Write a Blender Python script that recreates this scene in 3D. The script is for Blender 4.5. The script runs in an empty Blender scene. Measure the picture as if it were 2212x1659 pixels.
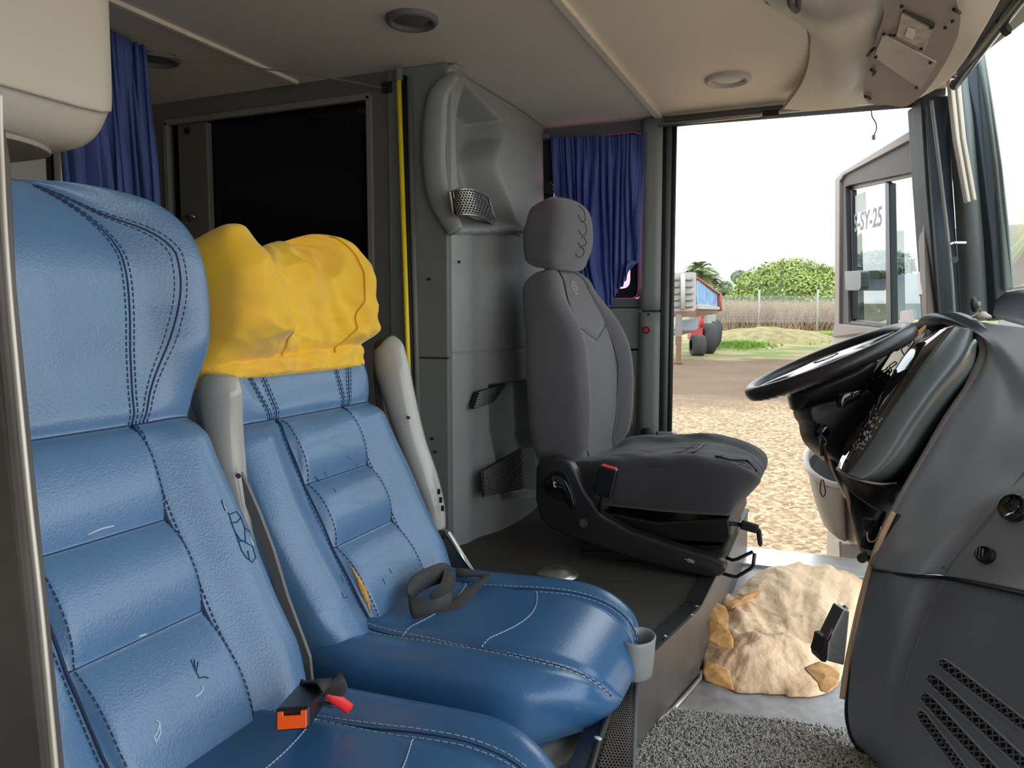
import bpy, bmesh, math, random
from mathutils import Vector, Matrix
from mathutils import noise as mnoise
random.seed(7)
C = bpy.context.scene.collection
V = Vector
# ---------------------------------------------------------------- camera
FPX = 1650.0; PITCH = math.radians(4.85); YAW = math.radians(22.6)
FW = V((-math.sin(YAW)*math.cos(PITCH), math.cos(YAW)*math.cos(PITCH), -math.sin(PITCH)))
RT = V((math.cos(YAW), math.sin(YAW), 0)); UP = RT.cross(FW)
def ray(px, py): return FW + RT*((px-1106)/FPX) + UP*((829.5-py)/FPX)
def P(px, py, d): return ray(px, py)*d
def onX(px, py, X): r = ray(px, py); return r*(X/r.x)
def onY(px, py, Y): r = ray(px, py); return r*(Y/r.y)
def onZ(px, py, Z): r = ray(px, py); return r*(Z/r.z)
def onPl(px, py, o, n): r = ray(px, py); return r*(o.dot(n)/r.dot(n))
cd = bpy.data.cameras.new('camera'); cam = bpy.data.objects.new('camera', cd); C.objects.link(cam)
cd.sensor_width = 36; cd.lens = FPX/2212*36; cd.clip_start = .02; cd.clip_end = 600
cam.rotation_euler = (math.pi/2-PITCH, 0, YAW)
bpy.context.scene.camera = cam
# ---------------------------------------------------------------- materials
def lin(c):
    return tuple(((x/255)/12.92 if x/255 <= .04045 else ((x/255+.055)/1.055)**2.4) for x in c)
MATS = {}
def mat(name, rgb, rough=.5, metal=0, bump=0, bscale=200, var=.06, vscale=6, coat=0, spec=.5, bkind='noise', rgb2=None, emis=0, trans=0, alpha=1, sheen=0, fac=None, sss=0, bdist=.002, bdetail=3):
    if name in MATS: return MATS[name]
    m = bpy.data.materials.new(name); m.use_nodes = True; N = m.node_tree.nodes; L = m.node_tree.links
    b = N['Principled BSDF']; col = lin(rgb)
    tc = N.new('ShaderNodeTexCoord')
    nz = N.new('ShaderNodeTexNoise'); nz.inputs['Scale'].default_value = vscale; nz.inputs['Detail'].default_value = 5
    L.new(tc.outputs['Object'], nz.inputs['Vector'])
    rp = N.new('ShaderNodeValToRGB'); c2 = lin(rgb2) if rgb2 else col
    rp.color_ramp.elements[0].position = fac[0] if fac else .3; rp.color_ramp.elements[1].position = fac[1] if fac else .7
    rp.color_ramp.elements[0].color = tuple(x*(1-var) for x in col)+(1,)
    rp.color_ramp.elements[1].color = tuple(min(1, x*(1+var)) for x in c2)+(1,)
    L.new(nz.outputs['Fac'], rp.inputs['Fac']); L.new(rp.outputs['Color'], b.inputs['Base Color'])
    b.inputs['Roughness'].default_value = rough; b.inputs['Metallic'].default_value = metal
    b.inputs['Coat Weight'].default_value = coat; b.inputs['Specular IOR Level'].default_value = spec
    b.inputs['Sheen Weight'].default_value = sheen
    if trans: b.inputs['Transmission Weight'].default_value = trans
    if emis:
        b.inputs['Emission Color'].default_value = col+(1,); b.inputs['Emission Strength'].default_value = emis
    if bump:
        if bkind == 'voronoi':
            t = N.new('ShaderNodeTexVoronoi'); t.inputs['Scale'].default_value = bscale; out = t.outputs['Distance']
        elif bkind == 'wave':
            t = N.new('ShaderNodeTexWave'); t.inputs['Scale'].default_value = bscale; out = t.outputs['Fac']
        else:
            t = N.new('ShaderNodeTexNoise'); t.inputs['Scale'].default_value = bscale; t.inputs['Detail'].default_value = bdetail; out = t.outputs['Fac']
        L.new(tc.outputs['Object'], t.inputs['Vector'])
        bp = N.new('ShaderNodeBump'); bp.inputs['Strength'].default_value = bump; bp.inputs['Distance'].default_value = bdist
        L.new(out, bp.inputs['Height']); L.new(bp.outputs['Normal'], b.inputs['Normal'])
    MATS[name] = m; return m
def glass(name, rgb, amt, rough=.02, tint=(1,1,1)):
    m = bpy.data.materials.new(name); m.use_nodes = True; N = m.node_tree.nodes; L = m.node_tree.links
    N.clear(); o = N.new('ShaderNodeOutputMaterial'); tr = N.new('ShaderNodeBsdfTransparent'); gl = N.new('ShaderNodeBsdfGlossy')
    tr.inputs['Color'].default_value = tint+(1,); gl.inputs['Roughness'].default_value = rough
    gl.inputs['Color'].default_value = lin(rgb)+(1,)
    lw = N.new('ShaderNodeLayerWeight'); lw.inputs['Blend'].default_value = .5
    fr = N.new('ShaderNodeMath'); fr.operation = 'POWER'; fr.inputs[1].default_value = 4; L.new(lw.outputs['Facing'], fr.inputs[0])
    ma = N.new('ShaderNodeMath'); ma.operation = 'ADD'; ma.inputs[1].default_value = amt; ma.use_clamp = True
    mx = N.new('ShaderNodeMixShader'); L.new(fr.outputs[0], ma.inputs[0]); L.new(ma.outputs[0], mx.inputs[0])
    L.new(tr.outputs[0], mx.inputs[1]); L.new(gl.outputs[0], mx.inputs[2]); L.new(mx.outputs[0], o.inputs[0]); return m
# ---------------------------------------------------------------- object helpers
def tag(o, label=None, cat=None, group=None, kind=None):
    if label: o['label'] = label
    if cat: o['category'] = cat
    if group: o['group'] = group
    if kind: o['kind'] = kind
    return o
def thing(name, label, cat, loc=(0,0,0), group=None, kind=None):
    o = bpy.data.objects.new(name, None); C.objects.link(o); o.location = loc; o.empty_display_size = .05
    return tag(o, label, cat, group, kind)
def mk(name, vs, fs, m, parent=None, smooth=True, label=None, solid=0, bevel=0, seg=2, sub=0, soff=-1, wn=False, oc=True):
    me = bpy.data.meshes.new(name); me.from_pydata([tuple(v) for v in vs], [], fs); me.update()
    bm = bmesh.new(); bm.from_mesh(me); bmesh.ops.recalc_face_normals(bm, faces=bm.faces[:])
    if oc and solid and any(e.is_boundary for e in bm.edges):
        if sum(f.normal.dot(-f.calc_center_median())*f.calc_area() for f in bm.faces) < 0: bmesh.ops.reverse_faces(bm, faces=bm.faces[:])
    bm.to_mesh(me); bm.free()
    for p in me.polygons: p.use_smooth = smooth
    o = bpy.data.objects.new(name, me); C.objects.link(o)
    if m:
        for x in (m if isinstance(m, (list, tuple)) else [m]): me.materials.append(x)
    if parent:
        o.parent = parent
        if parent.type == 'EMPTY': o.matrix_parent_inverse = Matrix.Translation(parent.location).inverted()
    if sub:
        q = o.modifiers.new('s', 'SUBSURF'); q.levels = sub; q.render_levels = sub
    if solid:
        q = o.modifiers.new('t', 'SOLIDIFY'); q.thickness = solid; q.offset = soff
    if bevel:
        q = o.modifiers.new('b', 'BEVEL'); q.width = bevel; q.segments = seg; q.limit_method = 'ANGLE'; q.angle_limit = math.radians(35)
        q.harden_normals = False
    if label: o['label'] = label
    return o
class MB:
    def __init__(s): s.v = []; s.f = []; s.mi = []
    def add(s, vs, fs, mi=0):
        n = len(s.v); s.v += [V(v) for v in vs]; s.f += [tuple(i+n for i in f) for f in fs]; s.mi += [mi]*len(fs); return s
    def build(s, name, m, parent=None, smooth=False, **k):
        o = mk(name, s.v, s.f, m, parent, smooth, **k)
        if isinstance(m, (list, tuple)):
            for p, i in zip(o.data.polygons, s.mi): p.material_index = i
        return o
    def box(s, c, sx, sy, sz, ax=None, mi=0):
        c = V(c); a = ax or (V((1,0,0)), V((0,1,0)), V((0,0,1)))
        vs = [c+a[0]*(i*sx/2)+a[1]*(j*sy/2)+a[2]*(k*sz/2) for i in (-1,1) for j in (-1,1) for k in (-1,1)]
        return s.add(vs, [(0,1,3,2),(4,6,7,5),(0,4,5,1),(2,3,7,6),(0,2,6,4),(1,5,7,3)], mi)
    def prism(s, pts, vec, mi=0):
        n = len(pts); vec = V(vec); vs = [V(p) for p in pts]+[V(p)+vec for p in pts]
        fs = [tuple(range(n)), tuple(range(2*n-1, n-1, -1))]+[(i, i+n, (i+1) % n+n, (i+1) % n) for i in range(n)]
        return s.add(vs, fs, mi)
    def tube(s, pts, r, n=8, closed=False, caps=True, mi=0, flat=None, side=None):
        pts = [V(p) for p in pts]; m = len(pts); vs = []; fs = []
        prev = None
        for i, p in enumerate(pts):
            a = pts[(i-1) % m] if (closed or i > 0) else p; b = pts[(i+1) % m] if (closed or i < m-1) else p
            t = (b-a); t = t.normalized() if t.length > 1e-9 else V((0,0,1))
            if side is not None: x = V(side)
            elif prev is None: x = V((0,0,1)) if abs(t.z) < .9 else V((1,0,0))
            else: x = prev
            x = (x-t*x.dot(t)); x = x.normalized() if x.length > 1e-6 else t.orthogonal().normalized()
            prev = x; y = t.cross(x); rr = r[i] if isinstance(r, (list, tuple)) else r
            fl = (flat[i] if isinstance(flat, (list, tuple)) else flat) if flat else 1
            for k in range(n):
                g = 2*math.pi*k/n; vs.append(p+x*(rr*math.cos(g))+y*(rr*fl*math.sin(g)))
        for i in range(m if closed else m-1):
            j = (i+1) % m
            for k in range(n): fs.append((i*n+k, i*n+(k+1) % n, j*n+(k+1) % n, j*n+k))
        if caps and not closed: fs += [tuple(range(n-1, -1, -1)), tuple((m-1)*n+k for k in range(n))]
        return s.add(vs, fs, mi)
    def cyl(s, a, b, r, n=16, mi=0): return s.tube([a, b], r, n, mi=mi)
def crom(p, t):
    n = len(p)-1; x = max(0, min(n-1e-9, t*n)); i = int(x); f = x-i
    a = p[max(0, i-1)]; b = p[i]; c = p[min(n, i+1)]; d = p[min(n, i+2)]
    return b*1.0 + (c-a)*(.5*f) + (a*2-b*5+c*4-d)*(.5*f*f) + (b*3-a-c*3+d)*(.5*f*f*f)
def smooth(p, n, closed=False):
    if closed: q = p+p[:3]; m = len(p); return [crom([p[-1]]+q, (1+m*i/n)/(m+3)) for i in range(n)]
    return [crom(p, i/(n-1)) for i in range(n)]
def lerpl(tab, x):
    if x <= tab[0][0]: return tab[0][1]
    for (a, va), (b, vb) in zip(tab, tab[1:]):
        if x <= b:
            t = (x-a)/(b-a); t = t*t*(3-2*t)*.5+t*.5; return va+(vb-va)*t
    return tab[-1][1]
def ss(a, b, x):
    t = max(0, min(1, (x-a)/(b-a))); return t*t*(3-2*t)
def gridf(nu, nv, cu=False):
    fs = []
    for j in range(nv-1):
        for i in range(nu if cu else nu-1): fs.append((j*nu+i, j*nu+(i+1) % nu, (j+1)*nu+(i+1) % nu, (j+1)*nu+i))
    return fs
def surf(name, rows, m, parent=None, nu=24, nv=24, solid=.01, soff=-1, sm=True, disp=None, **k):
    """rows: list of rows of control points, same count each -> smooth solid sheet"""
    rr = [smooth(r, nu) if sm else [lin3(r, i/(nu-1)) for i in range(nu)] for r in rows]
    cols = [smooth([r[i] for r in rr], nv) if sm else [lin3([r[i] for r in rr], j/(nv-1)) for j in range(nv)] for i in range(nu)]
    vs = [cols[i][j] for j in range(nv) for i in range(nu)]
    if disp: vs = [disp(v, (idx % nu)/(nu-1), (idx//nu)/(nv-1)) for idx, v in enumerate(vs)]
    return mk(name, vs, gridf(nu, nv), m, parent, solid=solid, soff=soff, **k)
def lin3(p, t):
    n = len(p)-1; x = max(0, min(n-1e-9, t*n)); i = int(x); return p[i].lerp(p[i+1], x-i)
def box(name, c, sx, sy, sz, m, parent=None, ax=None, bevel=.004, **k):
    return MB().box(c, sx, sy, sz, ax).build(name, m, parent, bevel=bevel, **k)
def prism(name, pts, vec, m, parent=None, bevel=.003, **k):
    return MB().prism(pts, vec).build(name, m, parent, bevel=bevel, **k)
def tube(name, pts, r, m, parent=None, n=10, sm=0, **k):
    kk = {a: k.pop(a) for a in ('closed', 'flat', 'side', 'caps') if a in k}
    if sm: pts = smooth([V(p) for p in pts], sm, kk.get('closed', False))
    if isinstance(r, (list, tuple)) and len(r) != len(pts):
        r = [lin3([V((x, 0, 0)) for x in r], i/(len(pts)-1)).x for i in range(len(pts))]
    if isinstance(kk.get('flat'), (list, tuple)) and len(kk['flat']) != len(pts):
        kk['flat'] = [lin3([V((x, 0, 0)) for x in kk['flat']], i/(len(pts)-1)).x for i in range(len(pts))]
    return MB().tube(pts, r, n, **kk).build(name, m, parent, smooth=True, **k)
def rpoly(pts, r=.01, n=4):
    """round the corners of a planar 3D polygon"""
    out = []; m = len(pts)
    for i in range(m):
        p = V(pts[i]); a = V(pts[i-1]); b = V(pts[(i+1) % m])
        da = a-p; db = b-p; q = min(r, da.length*.45, db.length*.45); s = p+da.normalized()*q; e = p+db.normalized()*q
        for k in range(n+1):
            t = k/n; out.append(s*(1-t)**2+p*2*t*(1-t)+e*t*t)
    return out
def honey(name, f, nu, nv, hole, m, parent=None, solid=.002, sy=1.0, **k):
    """perforated hexagon sheet: f(u,v)->point over [0,1]^2; nu x nv cells"""
    vs = []; fs = []; idx = {}
    def vid(u, v):
        key = (round(u, 5), round(v, 5))
        if key not in idx: idx[key] = len(vs); vs.append(f(min(1, max(0, u)), min(1, max(0, v))))
        return idx[key]
    du = 1/nu; dv = 1/nv
    for j in range(nv):
        for i in range(nu - (j % 2)):
            cu = (i+.5+.5*(j % 2))*du; cv = (j+.5)*dv
            o = []; h = []
            for q in range(6):
                g = math.pi/6+q*math.pi/3
                ou = cu+du*.5*math.cos(g)/math.cos(math.pi/6); ov = cv+dv*.6667*math.sin(g)
                o.append(vid(ou, ov)); n = len(vs); vs.append(f(cu+(ou-cu)*hole, cv+(ov-cv)*hole)); h.append(n)
            for q in range(6): fs.append((o[q], o[(q+1) % 6], h[(q+1) % 6], h[q]))
    return mk(name, vs, fs, m, parent, smooth=False, solid=solid, soff=0, **k)
def text(name, s, o, r, u, size, m, parent=None, depth=.0006, bold=0, label=None):
    cu = bpy.data.curves.new(name, 'FONT'); cu.body = s; cu.size = size; cu.extrude = depth; cu.offset = bold
    t = bpy.data.objects.new('tmp', cu); C.objects.link(t)
    dg = bpy.context.evaluated_depsgraph_get(); me = bpy.data.meshes.new_from_object(t.evaluated_get(dg))
    bpy.data.objects.remove(t); r = V(r).normalized(); u = V(u).normalized(); n = r.cross(u)
    vs = [V(o)+r*v.co.x+u*v.co.y+n*v.co.z for v in me.vertices]; fs = [tuple(p.vertices) for p in me.polygons]
    return mk(name, vs, fs, m, parent, smooth=False, label=label)
from mathutils.bvhtree import BVHTree
_bv = {}
def hit(o, px, py, off=0):
    """point on object o (built earlier) at a spot of the photograph, lifted along the surface normal"""
    if o.name not in _bv: _bv[o.name] = BVHTree.FromPolygons([v.co.copy() for v in o.data.vertices], [tuple(p.vertices) for p in o.data.polygons])
    r = ray(px, py).normalized(); q, n_, i_, d_ = _bv[o.name].ray_cast(V((0,0,0)), r)
    if q is None:
        q, n_, i_, d_ = _bv[o.name].find_nearest(ray(px, py)*1.5)
    if n_.dot(r) > 0: n_ = -n_
    return q+n_*off
class Pillow:
    """closed upholstered body: spine in a plane spanned with cross axis; S(u,v) gives the front face"""
    def __init__(s, cen, nrm, w, th, cross=V((0,1,0)), disp=None, px=.42, pn=.6, r0=.04, r1=.12, pe=2.4, back=1.0, prof=None):
        s.cen, s.nrm, s.w, s.th, s.cross, s.disp = cen, nrm, w, th, cross, disp
        s.px, s.pn, s.r0, s.r1, s.pe, s.back, s.prof = px, pn, r0, r1, pe, back, prof
    def end(s, v):
        e = 1
        if v < s.r0: e = max(0, 1-(1-v/s.r0)**s.pe)**(1/s.pe)
        if v > 1-s.r1: e = max(0, 1-(1-(1-v)/s.r1)**s.pe)**(1/s.pe)
        return e
    def pt(s, t, v):
        c, n = math.cos(t), math.sin(t); e = s.end(v); w = s.w(v)*e; th = s.th(v)*max(e, .02)**.8
        y = w*math.copysign(abs(c)**s.px, c); z = th*math.copysign(abs(n)**s.pn, n)
        if n < 0: z *= s.back
        p = s.cen(v)+s.cross*y+s.nrm(v)*z
        if s.disp and n > 0:
            u = math.copysign(abs(c)**s.px, c); k = min(1, n*2.2)**.6; p = p+s.nrm(v)*(s.disp(u, v)*k*min(1, e*1.3))
        elif s.disp and n > -.25:
            pass
        return p
    def S(s, u, v, off=.001):
        u = max(-.999, min(.999, u)); t = math.acos(math.copysign(abs(u)**(1/s.px), u)); return s.pt(t, v)+s.nrm(v)*off
    def ts(s, nt):
        nf = int(nt*.55); nb = int(nt*.2); nsd = (nt-nf-nb)//2; e = .97; te = math.acos(e**(1/s.px)); r = []
        for i in range(nf):
            u = -e+2*e*i/(nf-1); r.append(math.acos(math.copysign(abs(u)**(1/s.px), u)))
        for i in range(1, nsd): r.append(te-2*te*i/nsd)
        for i in range(nb):
            u = e-2*e*i/(nb-1); r.append(-math.acos(math.copysign(abs(u)**(1/s.px), u)))
        for i in range(1, nsd): r.append(-(math.pi-te)-2*te*i/nsd)
        return r
    def build(s, name, m, parent=None, nt=128, nv=160, noise=0, nsc=20, **k):
        vs = []; T_ = s.ts(nt); nt = len(T_)
        for j in range(nv):
            v = j/(nv-1)
            # denser sampling near the ends
            for i in range(nt):
                p = s.pt(T_[i], v)
                if noise: p = p+mnoise.noise_vector(p*nsc)*noise
                vs.append(p)
        fs = gridf(nt, nv, True); fs += [tuple(range(nt-1, -1, -1)), tuple((nv-1)*nt+i for i in range(nt))]
        return mk(name, vs, fs, m, parent, **k)
def stitches(mb, pts, ln=.006, gap=.003, r=.0006, mi=0):
    """dashes along polyline"""
    acc = 0; on = True; cur = [pts[0]]
    for a, b in zip(pts, pts[1:]):
        L = (b-a).length; pos = 0
        while pos < L:
            need = (ln if on else gap)-acc
            if pos+need > L:
                acc += L-pos
                if on: cur.append(b)
                pos = L
            else:
                pos += need; acc = 0; q = a.lerp(b, pos/L)
                if on:
                    cur.append(q)
                    if (cur[-1]-cur[0]).length > 1e-5: mb.tube([cur[0], cur[-1]], r, 5, mi=mi)
                else: cur = [q]
                on = not on
                if on: cur = [q]
    return mb
# ---------------------------------------------------------------- palette
grey = mat('grey_plastic', (140,145,146), .45, bump=.25, bscale=900, var=.05, bdist=.0006)
greyd = mat('grey_plastic_dark', (98,102,106), .5, bump=.2, bscale=700, bdist=.0006)
grey2 = mat('pillar_grey', (128,134,134), .5, bump=.15, bscale=800, bdist=.0006)
wallg = mat('partition_grey', (94,96,95), .7, bump=.3, bscale=600, bdist=.0005)
black = mat('black_rubber', (22,24,27), .6, var=.1)
blackp = mat('black_plastic', (30,31,34), .42, bump=.2, bscale=800, bdist=.0005)
gloss = mat('gloss_black', (14,15,17), .08, coat=.6)
cream = mat('cream_headliner', (206,202,198), .75, bump=.25, bscale=500, bdist=.0006, var=.03, vscale=2)
tan = mat('tan_headliner', (234,220,204), .62, bump=.15, bscale=500, bdist=.0005, var=.03, vscale=2)
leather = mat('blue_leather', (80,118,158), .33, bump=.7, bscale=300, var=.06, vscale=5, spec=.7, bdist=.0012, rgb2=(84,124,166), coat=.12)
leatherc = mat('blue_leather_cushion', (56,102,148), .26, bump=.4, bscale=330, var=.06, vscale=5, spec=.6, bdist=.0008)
thread = mat('dark_thread', (30,50,84), .8)
threadw = mat('pale_thread', (176,190,206), .8)
yellow = mat('yellow_cloth', (250,208,46), .85, bump=.35, bscale=1500, var=.06, rgb2=(226,176,62), vscale=7, sheen=.2, bdist=.0004)
shell = mat('seat_shell_grey', (112,112,112), .6, bump=.3, bscale=1200, bdist=.0004)
armg = mat('armrest_grey', (168,170,168), .22, coat=.3)
metal = mat('steel', (190,190,190), .25, 1)
alu = mat('aluminium', (205,205,203), .35, 1, var=.1, vscale=30)
fabric = mat('charcoal_fabric', (88,88,94), .9, bump=.6, bscale=1600, var=.06, bdist=.0006, sheen=.3)
fabricd = mat('dark_fabric', (58,58,64), .9, bump=.6, bscale=1600, var=.1, bdist=.0006, sheen=.2)
web = mat('belt_webbing', (66,66,68), .7, bump=.6, bscale=900, bkind='wave', bdist=.0006)
curt = mat('blue_curtain', (84,112,178), .6, var=.12, vscale=8, bump=.3, bscale=300, spec=.4, rgb2=(88,104,172))
_N = curt.node_tree.nodes; _L = curt.node_tree.links; _t = _N.new('ShaderNodeBsdfTranslucent'); _t.inputs['Color'].default_value = lin((84,108,196))+(1,)
_m = _N.new('ShaderNodeMixShader'); _m.inputs[0].default_value = .32; _L.new(_N['Principled BSDF'].outputs[0], _m.inputs[1]); _L.new(_t.outputs[0], _m.inputs[2]); _L.new(_m.outputs[0], _N['Material Output'].inputs[0])
orange = mat('orange_button', (255,92,20), .35)
red = mat('red_plastic', (226,44,50), .4)
paper = mat('kraft_paper_inner', (250,216,178), .8, bump=.9, bscale=28, var=.05, vscale=9, bdist=.012, bdetail=6)
kraft = mat('kraft_paper_outer', (210,158,96), .75, bump=.8, bscale=30, var=.12, vscale=40, bdist=.01, bdetail=6, rgb2=(220,168,104))
plate = mat('riveted_plate', (176,170,162), .4, .5, var=.08, vscale=20)
glassdk = mat('dark_glass', (16,18,26), .08, var=.1, spec=.35)
# ---------------------------------------------------------------- setting shell
ZC = .70; ZF = -.83; ZP = -.66; YW = 2.72
def struct(o, label=None): o['kind'] = 'structure'; 
def S_(o, label=None):
    o['kind'] = 'structure'
    if label: o['label'] = label
    return o
# ceiling slab (flat cream headliner)
def slab(name, x0, x1, y0, y1, z0, z1, m, parent=None, bevel=0, **k):
    return box(name, ((x0+x1)/2, (y0+y1)/2, (z0+z1)/2), x1-x0, y1-y0, z1-z0, m, parent, bevel=bevel, **k)
ceil1 = S_(slab('ceiling', -3.3, -.58, -1.2, YW+.1, ZC, ZC+.06, cream), 'cream fabric headliner above the seats')
_h0, _h1 = onZ(2098,112,ZC), onZ(2212,45,ZC); _hd = (_h1-_h0)/(_h1.y-_h0.y)
_ha, _hb = _h0+_hd*(YW+.1-_h0.y), _h0+_hd*(-1.2-_h0.y)
ceil2 = S_(prism('ceiling', [V((-.57,-1.2,ZC)), _hb, _h0, V((.30, YW-.02, ZC)), V((.30, YW+.1, ZC)), V((-.57,YW+.1,ZC))], V((0,0,.06)), tan, bevel=0), 'tan headliner in front of the ceiling trim strip')
strip = mat('ceiling_strip', (214,206,192), .5)
S_(slab('trim_1', -.585, -.56, -1.1, YW-.03, ZC-.012, ZC+.002, strip, bevel=.004), 'pale straight ceiling strip above driver seat')
S_(slab('trim_2', -1.489, -1.471, -1.1, 1.9, ZC-.01, ZC+.002, strip, bevel=.003), 'thin pale ceiling strip near the blue curtain')
floorm = mat('floor_sheet', (160,162,166), .42, var=.12, vscale=30, bump=.3, bscale=300, bdist=.0006, rgb2=(176,176,178))
vinyl = mat('floor_vinyl', (66,66,62), .55, var=.12, vscale=50, bump=.4, bscale=600, bdist=.0006)
S_(slab('floor', -1.0, 1.0, -1.2, YW+.08, ZF-.1, ZF, floorm), 'grey metal sheet floor of the footwell')
# raised driver platform, outline in plan (z=ZP)
pA = onZ(1508, 1308, ZP); pB = onZ(1412, 1398, ZP); pC = onZ(1330, 1490, ZP)
sillp = onZ(1552, 1240, ZP)
outline = [V((-3.3, .4, ZP)), V((-.95, .4, ZP)), V((pC.x-.10, pC.y-.45, ZP)), pC, pB, pA, V((sillp.x, YW, ZP)), V((-3.3, YW, ZP))]
o = prism('floor', outline, V((0, 0, -(ZP-ZF)-.02)), vinyl, bevel=0); S_(o, 'raised dark platform under the driver seat')
stainm = mat('riser_panel', (112,108,104), .4, .35, var=.2, vscale=9, rgb2=(104,102,100))
rv = [pC, pB, pA, V((sillp.x, YW, ZP))]
mb = MB()
for a, b in zip(rv, rv[1:]):
    n = (b-a).cross(V((0,0,1))).normalized()*.004
    mb.add([a+n+V((0,0,-.004)), b+n+V((0,0,-.004)), V((b.x,b.y,ZF))+n, V((a.x,a.y,ZF))+n], [(0,1,2,3)])
o = mb.build('trim_3', stainm, solid=.003); S_(o, 'scuffed metal riser of the driver platform')
lift = V((0,0,.004)); mbk = MB(); 
for a, b in zip(rv, rv[1:]):
    d = (b-a).normalized(); n = d.cross(V((0,0,1))).normalized()
    mbk.add([a-n*.030+lift, b-n*.030+lift, b+n*.008+lift, a+n*.008+lift], [(0,1,2,3)])
o = mbk.build('trim_4', black, solid=.005); S_(o, 'black edge strip of the driver platform')
for (px, py) in ((1504,1318),(1494,1337),(1436,1384)):
    c = onZ(px, py, ZP)+V((0,0,.01)); S_(mk('trim_5', *([lambda c: ([c+V((.006*math.cos(g*math.pi/6), .006*math.sin(g*math.pi/6), 0)) for g in range(12)]+[c+V((0,0,.003))], [(g,(g+1)%12,12) for g in range(12)])][0](c)), metal), 'screw head in the black edge strip')
o = MB().tube([onZ(1372,1597,ZF+.006), onZ(1452,1534,ZF+.006), onZ(1512,1467,ZF+.006), onZ(1515,1452,ZF+.006)], .006, 6).build('trim_6', alu, smooth=True); S_(o, 'aluminium bead along the foot of the riser')
# door sill
S_(slab('trim_7', -.6, .32, YW-.10, YW+.10, ZF-.02, ZF+.012, alu, bevel=.004), 'bright metal sill of the driver door')
# left bus side wall (driver side), split around door opening (x -.52 .. .27) and window
xJ = onY(1446, 600, YW).x; xP = onY(1985, 300, YW).x
S_(slab('wall_left', -3.3, -1.5, YW, YW+.08, ZF-.4, ZC, wallg), 'grey side wall of the bus behind the bulkhead')
zs = onY(1300, 664, YW).z
zt0 = onY(1290, 292, YW).z; wz0 = onY(1375, 645, YW).z; wx1 = onY(1383, 500, YW).x; wx0 = -1.08
mb = MB()
mb.box(((-1.5+wx0)/2, YW+.03, (ZC+zs)/2), wx0+1.5, .06, ZC-zs)
mb.box(((wx0+wx1)/2, YW+.03, (ZC+zt0)/2), wx1-wx0, .06, ZC-zt0)
mb.box(((wx0+wx1)/2, YW+.03, (zs+wz0)/2), wx1-wx0, .06, wz0-zs)
S_(mb.build('wall_left', greyd, bevel=0), 'dark grey window surround beside the driver seat')
z2 = onY(1330, 755, YW).z
S_(slab('wall_left', -1.5, wx1, YW, YW+.06, z2+.003, zs-.003, grey2, bevel=.004), 'grey panel just below the driver window')
S_(slab('wall_left', -1.5, wx1, YW+.004, YW+.06, ZF-.2, z2-.003, grey2, bevel=.004), 'lower grey side panel carrying the maker plates')
# pillar beside door : rounded vertical
def pillar(z0, z1, nm, lab):
    xa, xb = wx1, xJ-.012; vs = []; n = 20; rows = 12
    for j in range(rows):
        z = z0+(z1-z0)*j/(rows-1)
        for i in range(n):
            t = i/(n-1); b = .035*(1-abs(2*t-1)**3.5)
            vs.append(V((xa+(xb-xa)*t, YW-.004-b, z)))
    return S_(mk(nm, vs, gridf(n, rows), grey2, solid=.03), lab)
zp = onY(1400, 672, YW-.03).z
pillar(zp+.004, ZC-.01, 'trim_8', 'rounded grey door pillar, upper length'); pillar(ZP-.1, zp-.004, 'trim_9', 'rounded grey door pillar, lower length with red button')
S_(slab('wall_left', -1.5, xJ-.01, YW+.062, YW+.085, ZF-.2, zs+.02, black), 'added dark backing that stops light between the grey side panels') # added slab, keeps outdoor light from showing through the panel seams
S_(slab('wall_left', wx1-.005, xJ-.01, YW+.04, YW+.07, ZF-.2, ZC, greyd), 'added dark backing that stops light at the door pillar seam')  # second added slab, blocks light at the pillar joint
# black rubber door seals left jamb
for i, (dx, r, m_) in enumerate(((.004, .010, black), (.020, .013, greyd), (.036, .010, black))):
    x = xJ-.024+dx; S_(MB().tube([V((x, YW-.02, onY(1440, 275, YW).z)), V((x, YW-.015, ZP-.14))], r, 10).build('trim_%d' % (10+i), m_, smooth=True), ('inner', 'middle', 'outer')[i]+' rubber seal on the door jamb')
# header above door
hz = [onY(1440, 272, YW-.03), onY(1985, 228, YW-.03)]
S_(MB().tube([hz[0]+V((0,0,.012)), hz[1]+V((0,0,.012))], .017, 10).build('trim_13', greyd, smooth=True), 'grey rubber seal along the door header')
S_(slab('wall_left', xJ-.03, .30, YW-.005, YW+.07, hz[0].z+.018, ZC, greyd), 'dark header panel above the driver door')
o = MB().tube([onY(1425, 283, YW-.05)+V((0,0,.02)), onY(1640, 262, YW-.05)+V((0,0,.02)), onY(1655, 258, YW-.05)+V((0,0,.02)), onY(1980, 232, YW-.05)+V((0,0,.02))], .006, 8).build('trim_14', alu, smooth=True); S_(o, 'thin bright bead under the headliner over the door')
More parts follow.
